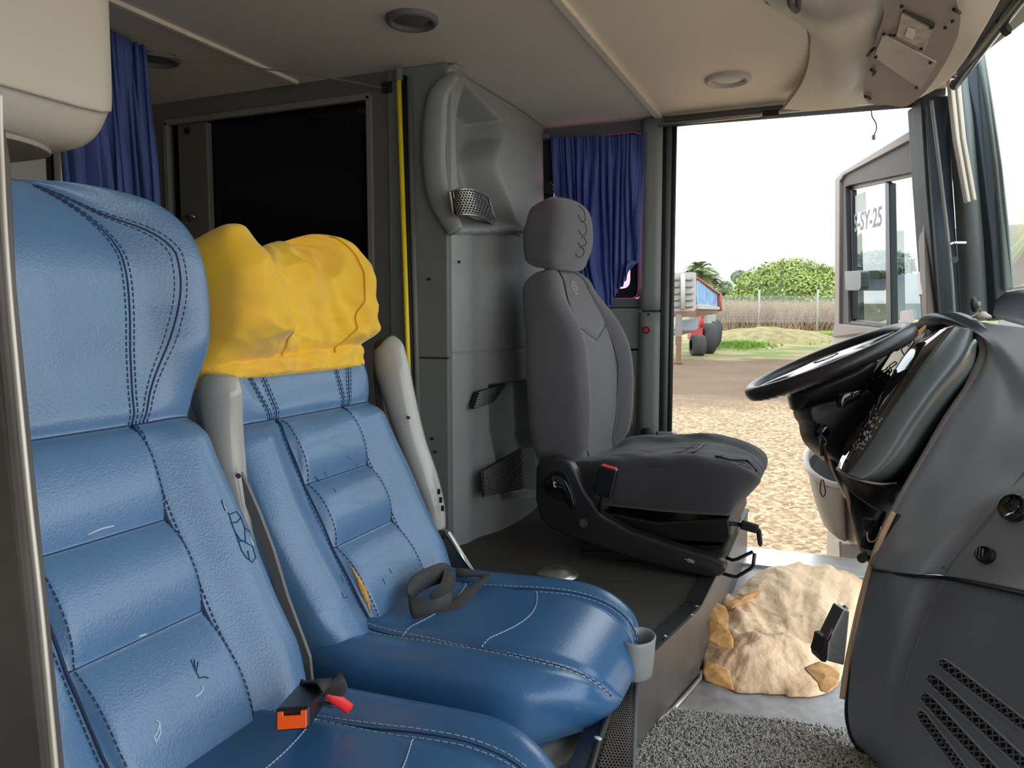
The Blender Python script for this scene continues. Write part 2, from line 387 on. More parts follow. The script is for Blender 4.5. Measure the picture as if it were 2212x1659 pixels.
# wall partition with dark window Y=1.92
YP = 1.92
xe = -1.135
a = onY(366, 266, YP); b = onY(800, 206, YP); c_ = onY(812, 722, YP)
wx0p, wx1p, wzt, wzb = onY(362, 400, YP).x, onY(803, 400, YP).x, b.z, c_.z
mb = MB()
mb.box(((-3.3+wx0p)/2, YP+.02, .02), wx0p+3.3, .04, 1.36); mb.box(((wx1p+xe)/2, YP+.02, .02), xe-wx1p, .04, 1.36)
mb.box(((wx0p+wx1p)/2, YP+.02, (ZC+wzt)/2), wx1p-wx0p, .04, ZC-wzt); mb.box(((wx0p+wx1p)/2, YP+.02, (wzb+ZP)/2), wx1p-wx0p, .04, wzb-ZP)
S_(mb.build('wall_partition', wallg), 'dark grey partition wall around the black window')
w = thing('window_1', 'large black glass window in the dark partition wall', 'window', ((wx0p+wx1p)/2, YP, wzb)); w['kind'] = 'structure'
for (x0, x1, z0, z1) in ((wx0p-.006, wx0p+.012, wzb, wzt), (wx1p-.012, wx1p+.006, wzb, wzt), (wx0p, wx1p, wzt-.012, wzt+.006), (wx0p, wx1p, wzb-.006, wzb+.012)):
    slab('window_frame', x0, x1, YP-.008, YP+.01, z0, z1, mat('frame_grey', (120,120,118), .4), w, bevel=.002)
slab('pane', wx0p, wx1p, YP+.03, YP+.036, wzb, wzt, glassdk, w)
xq0, xq1 = onY(385, 400, YP).x, onY(448, 400, YP).x
slab('side_panel', xq0, xq1, YP+.004, YP+.028, wzb, wzt-.012, mat('inner_panel', (92,92,88), .6), w, bevel=.004)
o = MB().cyl(onY(403, 282, YP), onY(403, 282, YP)+V((0, .012, 0)), .012).build('knob', black, w)
o = MB().tube([onY(412, 478, YP)+V((0,-.002,0)), onY(412, 468, YP)+V((0,-.02,0)), onY(424, 466, YP)+V((0,-.02,0)), onY(428, 474, YP)+V((0,-.002,0))], .004, 6).build('hook', metal, w, smooth=True)
S_(slab('trim_15', -3.3, xe, YP-.012, YP+.0, onY(600, 205, YP).z+.035, onY(600, 205, YP).z+.047, mat('frame_grey2', (120,118,110), .5)), 'thin ledge along the top of the partition wall')
# walls at the rear + behind
dark = mat('rear_dark', (60,58,56), .8)
S_(slab('wall_rear', -3.36, -3.3, -1.2, YW, ZF-.3, ZC, dark), 'dark rear wall of the crew compartment')
S_(slab('wall_rear', -1.66, -1.62, -1.2, 1.20, ZP, ZC, mat('rear_panel_grey', (152,150,146), .6)), 'grey panel between luggage bin and first seat')
edge = mat('panel_edge_alu', (186,184,178), .4, .4)
zq = onX(120, 400, -1.60)
for k in range(3):
    yy = onX(118+k*6, 360, -1.61).y; S_(slab('trim_%d' % (16+k), -1.615, -1.59, yy, yy+.012, -.5, ZC, edge, bevel=.003), ('left', 'middle', 'right')[k]+' ridge of the metal edge strip beside the curtain')
S_(slab('wall_right', -3.3, .95, -1.26, -1.2, ZF-.3, ZC, wallg), 'unseen side wall behind the camera, extended over the doorway to darken the partition')  # out of view; carried across the doorway opening to darken the partition
# yellow pole + seals at corner
t = thing('handrail_pole', 'thin yellow vertical pole beside the black partition window', 'pole', (0,0,0))
t.location = onY(886, 905, YP-.04)
yel = mat('yellow_paint', (226,206,30), .35)
pz = [onY(861, 174, YP-.035), onY(886, 905, YP-.035)]
MB().tube([pz[0], pz[1]+(pz[1]-pz[0])*.55], .0072, 14).build('pole', yel, t, smooth=True)
MB().cyl(pz[0], pz[0]+V((0,0,.03)), .012).build('bracket', greyd, t)
for k, (xa, xb, mm) in enumerate(((873, 893, black), (884, 903, greyd))):
    a0 = onY(xa, 165, YP-.01); a1 = onY(xb, 900, YP-.01); S_(MB().tube([a0, a1+(a1-a0)*.5], .0085, 10).build('trim_%d' % (20+k), mm, smooth=True), ('black', 'grey')[k]+' rubber seal between partition and bulkhead')
# ---- bulkhead column behind driver seat : face X=-1.0 sculpted
XB = -1.0
def pin(poly, x, y):
    ins = False; n = len(poly); dmin = 1e9
    for i in range(n):
        x1, y1 = poly[i]; x2, y2 = poly[(i+1) % n]
        if (y1 > y) != (y2 > y) and x < (x2-x1)*(y-y1)/(y2-y1)+x1: ins = not ins
        dx, dy = x2-x1, y2-y1; t = max(0, min(1, ((x-x1)*dx+(y-y1)*dy)/(dx*dx+dy*dy+1e-9)))
        dmin = min(dmin, math.hypot(x-x1-t*dx, y-y1-t*dy))
    return dmin if ins else -dmin
def sm2(pts, n=60):
    q = smooth([V((a, b, 0)) for a, b in pts], n); return [(v.x, v.y) for v in q]
rec1 = sm2([(945,165),(985,180),(965,240),(958,300),(960,400),(972,440)], 40)+[(985,490),(1070,492)]+sm2([(1075,470),(1052,400),(1048,330),(1062,290),(1100,240)], 30)+[(1120,200)]
rec1 = sm2([(1004,180),(986,235),(980,300),(980,380),(984,430),(990,462)], 40)+[(1000,475),(1072,492)]+sm2([(1068,470),(1056,420),(1048,380),(1046,340),(1064,300)], 30)+[(1068,262),(1030,215)]
rec2 = [(1026,830),(1112,815),(1118,930),(1131,965),(1132,1062),(1044,1076),(1040,1020),(1028,930)]
up_sh = sm2([(965,150),(930,205),(918,280),(920,360),(930,430),(968,494)], 50)+[(1010,496),(1050,488),(1075,505),(1160,545),(1220,545),(1220,150)]
def facep(px, py):
    # base: cylinder-like bulge toward +X, rounded near corner
    p0 = onX(px, py, XB); y = p0.y; t = (y-1.93)/(2.70-1.93)
    h = .075*math.sin(math.pi*min(1, max(0, t*1.0)))**.7*ss(100, 520, py)
    if py > 505:                      # lower shells: vertical rounded fold
        h += .022*ss(1012, 1004, px)*0 - .012*ss(990, 1012, px)*ss(1040, 1012, px)
    else:
        d = pin(up_sh, px, py); h -= .03*ss(-2, 22, d) - .03
    d = pin(rec1, px, py); h -= .11*ss(-2, 13, d)
    d = pin(rec2, px, py); h -= .07*ss(-2, 9, d)
    e = abs(py-(772-(px-907)*.105)); h -= .01*(1-ss(0, 3.5, e))
    return onX(px, py, XB+h)
nU, nV = 130, 300; vs = []
for j in range(nV):
    for i in range(nU):
        t = i/(nU-1); s = j/(nV-1)
        # edge px from top (965,158) to bottom(975,1165)
        y0 = 1.93; pt = V((XB, y0+(2.715-y0)*t, (ZC-.003)+(ZP-ZC)*s))
        q = pt; dd = q.dot(FW); px = 1106+FPX*q.dot(RT)/dd; py = 829.5-FPX*q.dot(UP)/dd
        r = facep(px, py); y = pt.y; vs.append(V((r.x, y, pt.z)))
# second pass keeps y,z regular: displacement only along X
col = S_(mk('wall_rear', vs, gridf(nU, nV), grey, solid=.03), 'moulded grey bulkhead behind the driver seat')
# near side of column facing camera, with curved lighter moulding edge
e0 = [(960,158),(930,205),(918,280),(920,360),(932,430),(966,494),(967,600),(962,740),(962,770),(958,800),(968,1000),(972,1165)]
S_(slab('wall_partition', -1.18, -.992, 1.915, 1.945, ZP, ZC, mat('bulkhead_side', (112,118,118), .55, bump=.2, bscale=700, bdist=.0005), bevel=.004), 'flat side of the bulkhead facing the aisle')
mb = MB()
pts = smooth([onY(x, y, 1.905) for x, y in ((985,160),(948,205),(938,280),(938,360),(950,430),(985,500))], 40)
w_ = [.012,.032,.038,.036,.034,.024]
MB().tube(pts, [lin3([V((x,0,0)) for x in w_], i/39).x for i in range(40)], 14, flat=.45, side=(1,0,0)).build('trim_22', grey, smooth=True)['kind'] = 'structure'
bpy.data.objects['trim_22']['label'] = 'curved pale edge moulding of the upper bulkhead'
S_(slab('trim_23', -1.18, -.99, 1.912, 1.918, onY(930,773,1.91).z-.002, onY(930,773,1.91).z+.002, black), 'dark seam across the side of the bulkhead')
for px, py in ((991,566),(934,948),(940,976),(927,603)):
    c = onY(px, py, 1.912) if px < 960 else facep(px, py)
    n = V((0,-1,0)) if px < 960 else V((1,0,0))
    S_(MB().cyl(c-n*.002, c+n*.003, .004).build('trim_24', black), 'small screw in the bulkhead')
# bulkhead grilles
g = thing('air_vent', 'curved honeycomb vent low in the upper bulkhead recess', 'vent', facep(1020, 440)); 
TL, TR, BR, BL = (978,412),(1052,425),(1072,488),(985,463)
def pf1(u, v):
    x = (TL[0]*(1-u)+TR[0]*u)*(1-v)+(BL[0]*(1-u)+BR[0]*u)*v; y = (TL[1]*(1-u)+TR[1]*u)*(1-v)+(BL[1]*(1-u)+BR[1]*u)*v-math.sin(math.pi*u)*9
    return onX(x, y, XB+.045+.05*math.sin(math.pi*(u*.8+.1)))
honey('grille', pf1, 13, 10, .80, alu, g, solid=.003)
fr = [pf1(0,0)]+[pf1(i/10,0) for i in range(1, 10)]+[pf1(1,0)]+[pf1(1,1)]+[pf1(1-i/10,1) for i in range(1, 10)]+[pf1(0,1)]
MB().tube([p+V((.002,0,0)) for p in fr], .0035, 6, closed=True).build('vent_frame', alu, g, smooth=True)
q = [onX(972,412,XB+.055), onX(980,412,XB+.058), onX(988,463,XB+.058), onX(981,465,XB+.055)]
prism('side_tab', q, V((-.01,0,0)), alu, g)
vs = [pf1(i/12, j/6)-V((.008,0,0)) for j in range(7) for i in range(13)]
mk('backing', vs, gridf(13, 7), black, g, solid=.002)
g = thing('air_vent', 'small slatted vent at the top of the lower bulkhead recess', 'vent', facep(1055, 850))
Q = [(1035,848),(1092,830),(1066,866),(1024,882)]
q3 = [onX(x, y, XB+.062) for x, y in Q]
prism('vent_frame', rpoly([onX(x,y,XB+.056) for x,y in ((1033,846),(1095,829),(1067,868),(1022,884))], .004), V((-.012,0,0)), black, g)
for k in range(6):
    t_ = (k+.2)/5.6; a = q3[0].lerp(q3[3], t_); b = q3[1].lerp(q3[2], t_); MB().tube([a, b], .0036, 6).build('slat', greyd, g, smooth=True)
g = thing('air_vent', 'honeycomb vent at the foot of the lower bulkhead recess', 'vent', facep(1085, 1040))
def pf2(u, v):
    TL, TR, BR, BL = (1044,1018),(1128,968),(1132,1056),(1046,1074)
    x = (TL[0]*(1-u)+TR[0]*u)*(1-v)+(BL[0]*(1-u)+BR[0]*u)*v; y = (TL[1]*(1-u)+TR[1]*u)*(1-v)+(BL[1]*(1-u)+BR[1]*u)*v
    return onX(x, y, XB+.082-.02*u)
honey('grille', pf2, 17, 13, .74, greyd, g, solid=.003)
mk('backing', [pf2(i/4, j/4)-V((.006,0,0)) for j in range(5) for i in range(5)], gridf(5,5), black, g, solid=.002)
# service flap outline right of bulkhead
MB().tube(smooth([facep(x,y)+V((.002,0,0)) for x,y in ((1148,660),(1130,668),(1126,700),(1125,728),(1116,748))], 20), .0015, 5).build('trim_25', black, smooth=True)['kind']='structure'
bpy.data.objects['trim_25']['label'] = 'curved seam of the flap in the bulkhead'
# overhead bin (top left)
t = thing('overhead_bin', 'pale grey luggage bin hanging at the top left above first seat', 'luggage bin', (-1.2, .3, .3))
binm = mat('bin_cream', (196,192,180), .5, bump=.2, bscale=500, bdist=.0005, var=.03)
XBf = -1.0
prof = [(-1.0, .697), (-1.0, .345), (-1.012, .30), (-1.05, .262), (-1.12, .25), (-1.3, .25), (-1.42, .26), (-1.46, .30), (-1.46, .697)]
ys = [-.5, .1, .6, .80, .84, .862, .872, .875]; ins = [0, 0, 0, 0, .004, .012, .026, .045]
vs = []; cx, cz = -1.23, .5
nP = 48; pp = smooth([V((a, b, 0)) for a, b in prof], nP)
for y, s_ in zip(ys, ins):
    for p in pp:
        sx = 1-s_/.23; sz = 1-s_/.24; vs.append(V((cx+(p.x-cx)*sx, y, cz+(p.y-cz)*(sz if p.y < .6 else 1))))
fs = gridf(nP, len(ys)); fs.append(tuple((len(ys)-1)*nP+i for i in range(nP)))
mk('shell', vs, fs, binm, t)
base = [V((cx+(a-cx)*.88, 0, .249)) for a in (0,)]
vs = [V((x, y, .2475+.004*0)) for y in (-.5, .2, .6, .74) for x in (-1.06, -1.2, -1.35, -1.43)]
u_ = rpoly([V((-1.045,-.5,.246)), V((-1.045,.76,.246)), V((-1.10,.835,.246)), V((-1.36,.835,.246)), V((-1.44,.76,.246)), V((-1.44,-.5,.246))], .05)
prism('underside_panel', u_, V((0,0,.008)), mat('bin_under', (150,148,146), .6), t, bevel=.002)
# ---------------------------------------------------------------- blue passenger seats
def prof_fn(tab):
    pts = [V((a, 0, b)) for a, b in tab]
    # reparametrise by arc length
    Ls = [0]; fine = smooth(pts, 200)
    for a, b in zip(fine, fine[1:]): Ls.append(Ls[-1]+(b-a).length)
    tot = Ls[-1]
    def at(v):
        x = v*tot; lo, hi = 0, 199
        while hi-lo > 1:
            m = (lo+hi)//2
            if Ls[m] <= x: lo = m
            else: hi = m
        f = (x-Ls[lo])/max(1e-9, Ls[hi]-Ls[lo]); return fine[lo].lerp(fine[hi], f)
    return at, tot
def nrm_of(at, sgn=1):
    def n(v):
        a = at(max(0, v-.03)); b = at(min(1, v+.03)); t = (b-a).normalized(); return V((t.z, 0, -t.x))*sgn
    return n
BACK = [(.015,-.05),(-.03,.03),(-.085,.12),(-.15,.25),(-.205,.38),(-.235,.47),(-.245,.56),(-.25,.64),(-.285,.735)]
at_b, tot_b = prof_fn(BACK); at_b1 = at_b
at_b2, _ = prof_fn(BACK[:6]+[(-.243,.54),(-.25,.60),(-.28,.672)])
CUSH = [(-.09,-.035),(.05,-.05),(.2,-.052),(.34,-.05),(.42,-.06),(.475,-.10)]
at_c, tot_c = prof_fn(CUSH)
def vof(at, z):
    lo, hi = 0, 1
    for _ in range(40):
        m = (lo+hi)/2
        if at(m).z < z: lo = m
        else: hi = m
    return lo
vN = vof(at_b, .385); vS = [vof(at_b, .25), vof(at_b, .125)]
def wtab(v): return lerpl([(0,.215),(.12,.245),(.35,.25),(vN-.06,.238),(vN,.228),(vN+.12,.245),(.8,.256),(1,.256)], v)
def useam(v): return lerpl([(0,.46),(vS[1],.44),(vS[0],.44),(vN,.47)], v)
def wing(v): return ss(vN-.03, vN+.16, v)
def bdisp(u, v):
    a = abs(u); h = 0
    h += .062*wing(v)*ss(.52, .93, a)*(1-ss(.9, 1.05, v)*.5)                     # head wings
    low = 1-ss(vN-.05, vN+.02, v)
    h += .026*low*ss(.45, .8, a)                                   # side bolsters
    us = useam(v); inner = 1-ss(us-.03, us+.01, a)
    segs = [0.0, vS[1], vS[0], vN]
    for s0, s1 in zip(segs, segs[1:]):
        if s0 <= v <= s1:
            t = (v-s0)/(s1-s0); h += inner*.019*(1-abs(2*t-1)**2.4)
    h -= .006*low*math.exp(-((a-us)/.03)**2)
    if v > vN: h += .012*math.sin(math.pi*min(1, (v-vN)/(1-vN)))*(1-a)
    h -= .008*math.exp(-((v-vN)/.012)**2)
    return h
def cdisp(u, v):
    a = abs(u); us = .56; h = .012*ss(us, .85, a)*(1-ss(.9,1,v))
    h -= .004*math.exp(-((a-us)/.03)**2)
    h += .007*(1-ss(us-.1, us, a))*math.sin(math.pi*min(1, v*1.1))
    return h
def passenger_seat(name, label, hx, Y0, rot, worn):
    at_b = at_b1 if worn else at_b2
    t = thing(name, label, 'seat', (hx, Y0, ZF), group=None)
    R = Matrix.Rotation(rot, 3, 'Z'); O = V((hx, Y0, -.55)); cr = R @ V((0,1,0))
    cb = lambda v: O + R @ at_b(v); nb0 = nrm_of(at_b); nb = lambda v: R @ nb0(v)
    wt_ = (lambda v: wtab(v)*(.955+.045*ss(vN-.12,vN+.1,v))) if worn else (lambda v: wtab(v)*(.96+.04*ss(.1,vN,v)-.045*wing(v)))
    bd_ = bdisp if worn else (lambda u, v: bdisp(u, v)*(1-.75*wing(v)))
    back = Pillow(cb, nb, wt_, lambda v: lerpl([(0,.045),(.3,.05),(.7,.045),(1,.036)], v), cr, bd_, px=.24, pn=.75, r0=.06, r1=.20, pe=2.6)
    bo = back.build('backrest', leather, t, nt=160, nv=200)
    cc = lambda v: O + R @ at_c(v); nc0 = nrm_of(at_c, -1); nc = lambda v: R @ nc0(v)
    cu = Pillow(cc, nc, lambda v: lerpl([(0,.22),(.3,.245),(.8,.245),(1,.235)], v), lambda v: lerpl([(0,.055),(.6,.065),(.9,.062),(1,.05)], v), cr, cdisp, px=.30, pn=.6, r0=.05, r1=.30, pe=2.2)
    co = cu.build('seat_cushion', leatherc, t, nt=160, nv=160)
    # rear shell
    sh = Pillow(lambda v: cb(v)-nb(v)*.045, nb, lambda v: wtab(v)*.985, lambda v: .032, cr, px=.25, pn=.8, r0=.03, r1=.14)
    sh.build('back_shell', shell, t, nt=80, nv=60)
    sk = Pillow(lambda v: cc(v)-nc(v)*.07+V((0,0,-.01)), nc, lambda v: .225, lambda v: .035, cr, px=.25, pn=.8, r0=.03, r1=.2)
    sk.build('cushion_base', shell, t, nt=60, nv=40)
    # seams on the backrest
    mb = MB(); st = MB()
    for sg in (-1, 1):
        line = [back.S(sg*useam(v), v, .0005) for v in [i/90*vN for i in range(4, 91)]]
        mb.tube([back.S(sg*useam(v), v, .0022) for v in [i/90*vN for i in range(4, 91)]], .0022, 6)
        for d in (-.030, .030): stitches(MB(), [back.S(sg*(useam(v)+d), v, .0012) for v in [i/90*vN for i in range(4, 91)]], .006, .003, .0009).build('stitching', thread, bo)
        for (a0, a1, am) in ((.47, .52, .54), (.55, .78, .80)):
            pts = []
            for i in range(60):
                q = i/59; v = vN+(.985-vN)*q
                u = (a0+(a1-a0)*math.sin(min(1, q*1.25)*math.pi/2)) if q < .72 else a1-(a1-.05-a0*.5)*((q-.72)/.28)**1.6
                pts.append((sg*u, v))
            mb.tube([back.S(u, v, .0003) for u, v in pts], .0014, 6)
            for d in (-.028, .028): stitches(MB(), [back.S(u+sg*d, v, .0008) for u, v in pts], .006, .003, .0008).build('stitching', thread, bo)
    for vv in vS: mb.tube([back.S(-useam(vv)+2*useam(vv)*i/40, vv, .0004) for i in range(41)], .0013, 6)
    mb.tube([back.S(-.97+1.94*i/60, vN, .0004) for i in range(61)], .0014, 6)
    mb.build('seam', thread, bo, smooth=True)
    # seams on the cushion
    mb = MB(); st = MB()
    for sg in (-1, 1):
        def uu(v, sg=sg): return sg*(lerpl([(0,.50),(.4,.56),(.75,.62),(1,.70)], v))
        mb.tube([cu.S(uu(v), v, .0003) for v in [i/90*.95 for i in range(3, 91)]], .0012, 6)
        for d in (-.028, .028): stitches(MB(), [cu.S(uu(v)+d, v, .0007) for v in [i/90*.95 for i in range(3, 91)]], .007, .004, .0008).build('stitching', threadw, co)
    for v0, v1 in ((.36,.40),(.62,.68)):
        pts = [cu.S(-.55+1.1*i/40, v0+(v1-v0)*(math.sin(math.pi*i/40)), .0006) for i in range(41)]
        stitches(MB(), pts, .005, .002, .0009).build('stitching', threadw, co)
    mb.build('seam', thread, co, smooth=True)
    return t, back, cu, bo, co
P1 = passenger_seat('passenger_seat', 'nearer blue leather seat with bare headrest and cracked right bolster', -.745, .685, 0, 1)
P2 = passenger_seat('passenger_seat', 'blue leather seat wearing the yellow headrest cloth, beside armrest', -.785, 1.236, .02, 0)
def crack(back, bo, pts, m, r=.0012, off=.0006):
    MB().tube([back.S(u, v, off) for u, v in pts], r, 5).build('crack', m, bo, smooth=True)
crk = mat('crack_dark', (34,60,92), .8); crl = mat('crack_light', (196,214,226), .7)
rnd = random.Random(3)
# cracked patch on seat 1 right bolster
def onpil(pil, px, py, off=.0008):
    """nearest (u,v) on the front face for a spot in the photograph"""
    best = None; r = ray(px, py)
    u0, v0, su, sv = 0, .5, 1.0, .5
    for it in range(7):
        for i in range(-5, 6):
            for j in range(-5, 6):
                u = u0+su*i/5; v = v0+sv*j/5
                if abs(u) > .995 or not 0.01 <= v <= .99: continue
                p = pil.S(u, v, 0); d = p.dot(FW); e = (p-r*d).length+ (0 if d > .3 else 9)
                if best is None or e < best[0]: best = (e, u, v)
        u0, v0 = best[1], best[2]; su *= .35; sv *= .35
    return best[1], best[2]
def drawn(pil, pts, off=.0007): return [pil.S(*onpil(pil, x, y), off) for x, y in pts]
b1 = P1[1]; mbc = MB()
for ln in ([(478,1080),(485,1100),(495,1112),(500,1130),(508,1150),(515,1170),(522,1190),(532,1205)], [(495,1112),(510,1105),(520,1118),(528,1140),(540,1150)], [(508,1150),(518,1165),(530,1172),(545,1180),(552,1205)], [(500,1130),(512,1128),(520,1118)], [(528,1140),(530,1172)], [(532,1205),(545,1215),(552,1205)], [(515,1170),(525,1168)], [(535,1190),(538,1210)]):
    MB().tube(drawn(b1, ln, .0004), .0010, 5).build('crack', crk, P1[3], smooth=True)
for ln in ([(412,1425),(420,1445),(430,1465)], [(419,1425),(422,1448)], [(428,1430),(424,1450)], [(430,1465),(440,1462),(450,1465)]):
    MB().tube(drawn(b1, ln, .0003), .0008, 5).build('crack', crk, P1[3], smooth=True)
mbc = MB()
for ln in ([(435,1480),(438,1490),(430,1500),(420,1505)], [(335,1555),(345,1562),(340,1580),(332,1592),(338,1605)], [(345,1562),(346,1585),(338,1600)], [(190,1155),(205,1148),(220,1142),(245,1136)], [(300,1375),(315,1370)], [(480,1085),(490,1108)], [(540,1160),(548,1180)]):
    MB().tube(drawn(b1, ln, .0003), .0011, 5).build('scuff', crl, P1[3], smooth=True)
b2 = P2[1]
tear = mat('foam_tear', (206,160,92), .9, bump=1, bscale=300, var=.3, vscale=200)
pts = [(752,1214),(765,1232),(776,1252),(786,1275),(792,1290),(797,1305),(800,1325)]
MB().tube(drawn(b2, pts, -.001), [.0008,.002,.0042,.0065,.0052,.003,.001], 8).build('foam_tear', tear, P2[3], smooth=True)
mbc = MB()
for ln in ([(735,1243),(742,1258)], [(738,1280),(742,1292),(750,1290)], [(840,1228),(846,1238)], [(826,1250),(832,1262)], [(700,1020),(706,1030)], [(680,1030),(690,1040)], [(750,985),(775,1010),(800,1015)], [(720,1055),(726,1064)]):
    MB().tube(drawn(b2, ln, .0003), .0009, 5).build('crack', crk, P2[3], smooth=True)
# ---- yellow headrest cloth on seat 2
cl = tag(thing('x', None, None), None, None); bpy.data.objects.remove(cl)
O2 = V((-.785, 1.236, -.55)); R2 = Matrix.Rotation(.02, 3, 'Z')
cb2, nb2 = b2.cen, b2.nrm
v0c = vof(at_b2, .418)
def vmap(v): return v0c+(1.012-v0c)*v
def cdy(u, v):
    u0 = -.12-.62*v; h = .010
    h += .082*ss(u0+.16, u0-.26, u)*ss(.0, .42, v)*(1-.35*ss(.8,1,v))       # broad near wing
    h += .050*ss(.30, .75, u)*ss(.05, .35, v)
    h += .012*math.exp(-((u+.05-.45*(1-v))/.07)**2)*ss(.1,.3,v)*(1-ss(.7,.9,v))
    h += .008*math.exp(-((u-.12-.55*(1-v))/.05)**2)*ss(.15,.4,v)*(1-ss(.6,.85,v))
    h -= .014*math.exp(-((v-.15-.05*u)/.035)**2)
    h += mnoise.noise(V((u*4, v*4, 0)))*.012 + (.5-abs(mnoise.noise(V((u*4+v*5, v*2-u*2, 3)))))*.016 + (.5-abs(mnoise.noise(V((u*3-v*5, v*3+u*2, 9)))))*.012-.012
    return h
def cend(v): return b2.w(min(1, vmap(v)))*(1.0-.01*ss(.0,.25,v))+.004
cloth = Pillow(lambda v: cb2(min(1, vmap(v)))+nb2(min(1, vmap(v)))*(-.012)+V((0,0,.012*v+.012)), lambda v: nb2(min(1, vmap(v))), cend,
    lambda v: .066+.012*math.sin(v*3), R2 @ V((0,1,0)), cdy, px=.30, pn=.72, r0=.0001, r1=.40, pe=2.5)
vs = []; T_ = cloth.ts(230); nt, nv = len(T_), 150
for j in range(nv):
    v = j/(nv-1)
    for i in range(nt):
        t_ = T_[i]; p = cloth.pt(t_, v)
        g = math.sin(i*.9)*.0012*(1-ss(.02, .10, v))
        w1 = mnoise.noise(V((p.y*9, p.z*9, p.x*9)))*.010+mnoise.noise(V((p.y*22+p.z*14, p.z*10, 5)))*.004
        # slack dip of top between the two corners
        q = (p-O2).y
        p = p + cloth.nrm(v)*(g+w1*.6) + V((0,0, -.042*math.exp(-((q+.10)/.085)**2)*ss(.55, 1, v) + .012*math.exp(-((q+.22)/.05)**2)*ss(.6,1,v)))
        vs.append(p)
fs = gridf(nt, nv, True); fs.append(tuple((nv-1)*nt+i for i in range(nt)))
yc = mk('headrest_cover', vs, fs, yellow, None, solid=.0025, soff=1, oc=False)
tag(yc, 'creased yellow cloth cover pulled over the second blue seat headrest', 'headrest cover')
ys = mat('yellow_seam', (214,160,30), .9)
mb = MB()
def csurf(u, v, off=.004):
    t_ = math.acos(math.copysign(abs(u)**(1/.30), u)); p = cloth.pt(t_, v)
    w1 = mnoise.noise(V((p.y*9, p.z*9, p.x*9)))*.010+mnoise.noise(V((p.y*22+p.z*14, p.z*10, 5)))*.004; q = (p-O2).y
    return p+cloth.nrm(v)*(w1*.6+off)+V((0,0, -.042*math.exp(-((q+.10)/.085)**2)*ss(.55, 1, v) + .012*math.exp(-((q+.22)/.05)**2)*ss(.6,1,v)))
for sg, a0 in ((-1,.30),(1,.42)):
    MB().tube([csurf(sg*(a0+.25*math.sin(i/40*math.pi*.55)), .12+.80*i/40, .006) for i in range(41)], .0014, 5).build('seam', ys, yc, smooth=True)
# ---- armrests
def armrest(label, tip, pts, rw, rh, m2=None, hole=None, parent=None):
    t = thing('armrest', label, 'armrest', pts[-1])
    MB().tube(smooth(pts, 40), [lin3([V((x,0,0)) for x in rw], i/39).x for i in range(40)], 20, flat=[lin3([V((x,0,0)) for x in rh], i/39).x for i in range(40)], side=(0,1,0)).build('arm', armg, t, smooth=True)
    return t
a1 = [onY(474,806,.985), onY(474,815,.985), onY(475,850,.985), onY(482,920,.985), onY(494,1000,.985), onY(512,1080,.985), onY(530,1150,.985), onY(560,1260,.985)]
ta = armrest('raised pale grey armrest standing between the two blue seats', None, a1, [.010,.021,.026,.025,.024,.018,.013,.012], [1.7,1.7,1.7,1.5,1.3,1.2,1,1])
c = onY(503, 1025, .965); MB().cyl(c+V((.014,-.004,0)), c+V((.018,-.007,0)), .004).build('screw_hole', black, ta)
YA = 1.545
a2 = [onY(832,738,YA), onY(838,750,YA), onY(848,800,YA), onY(868,880,YA), onY(892,960,YA), onY(918,1030,YA), onY(938,1090,YA), onY(946,1142,YA)]
tb = armrest('raised pale grey armrest at the far side of the yellow covered seat', None, a2, [.012,.026,.030,.030,.030,.030,.026,.022], [1.4,1.5,1.5,1.3,1.1,1,.9,.8])
tb2 = [onY(x, y, YA+.01) for x, y in ((803,745),(812,733),(832,727),(850,740),(860,764),(835,775),(822,800),(824,860),(840,950),(870,1040),(905,1110),(885,1110),(838,1010),(812,900),(803,820))]
prism('arm_shell', tb2, V((0,.04,0)), mat('arm_shell_dark', (88,86,84), .4), tb, bevel=.01, seg=3)
c = onY(881,902,YA-.035); MB().cyl(c, c+V((.004,-.003,0)), .004).build('screw_hole', black, tb)
for (x, y) in ((948,1062),(952,1080),(956,1098)): MB().box(onY(x, y, YA-.03), .006, .004, .012).build('slot', black, tb)
br = [onY(x, y, YA+.005) for x, y in ((934,1150),(955,1143),(968,1150),(1026,1243),(1018,1247),(1000,1236),(948,1236))]
prism('hinge_bracket', br, V((0,.012,0)), alu, tb, bevel=.002)
MB().tube([onY(962,1150,YA), onY(1026,1245,YA)], .004, 8).build('bracket_edge', metal, tb, smooth=True)
c = onY(958,1160,YA); MB().cyl(c, c+V((.0,-.004,0)), .003).build('bolt', black, tb)
# grey disc foot near cushion far side
f = thing('floor_disc', 'small pale round metal disc peeping above the far edge of the second cushion', 'disc', onZ(1200,1243,ZP+.02))
c = onZ(1205,1240,ZP+.015); vs = [c+V((.055*math.cos(g*.2618)*q_, .055*math.sin(g*.2618)*q_, .02*(1-q_**2))) for q_ in (1,.8,.5,.15) for g in range(24)]
mk('cap_shell', vs, gridf(24,4,True)+[tuple(range(72,96))], alu, f, solid=.004)
# ---- seat belt parts
bk = thing('seat_belt_buckle', 'black belt buckle with orange push button lying between the blue cushions', 'seat belt buckle', onZ(640,1555,-.50))
dA = .90
fl = [P(593,1535,dA), P(680,1537,dA+.0), P(682,1560,dA), P(668,1562,dA), P(600,1574,dA)]
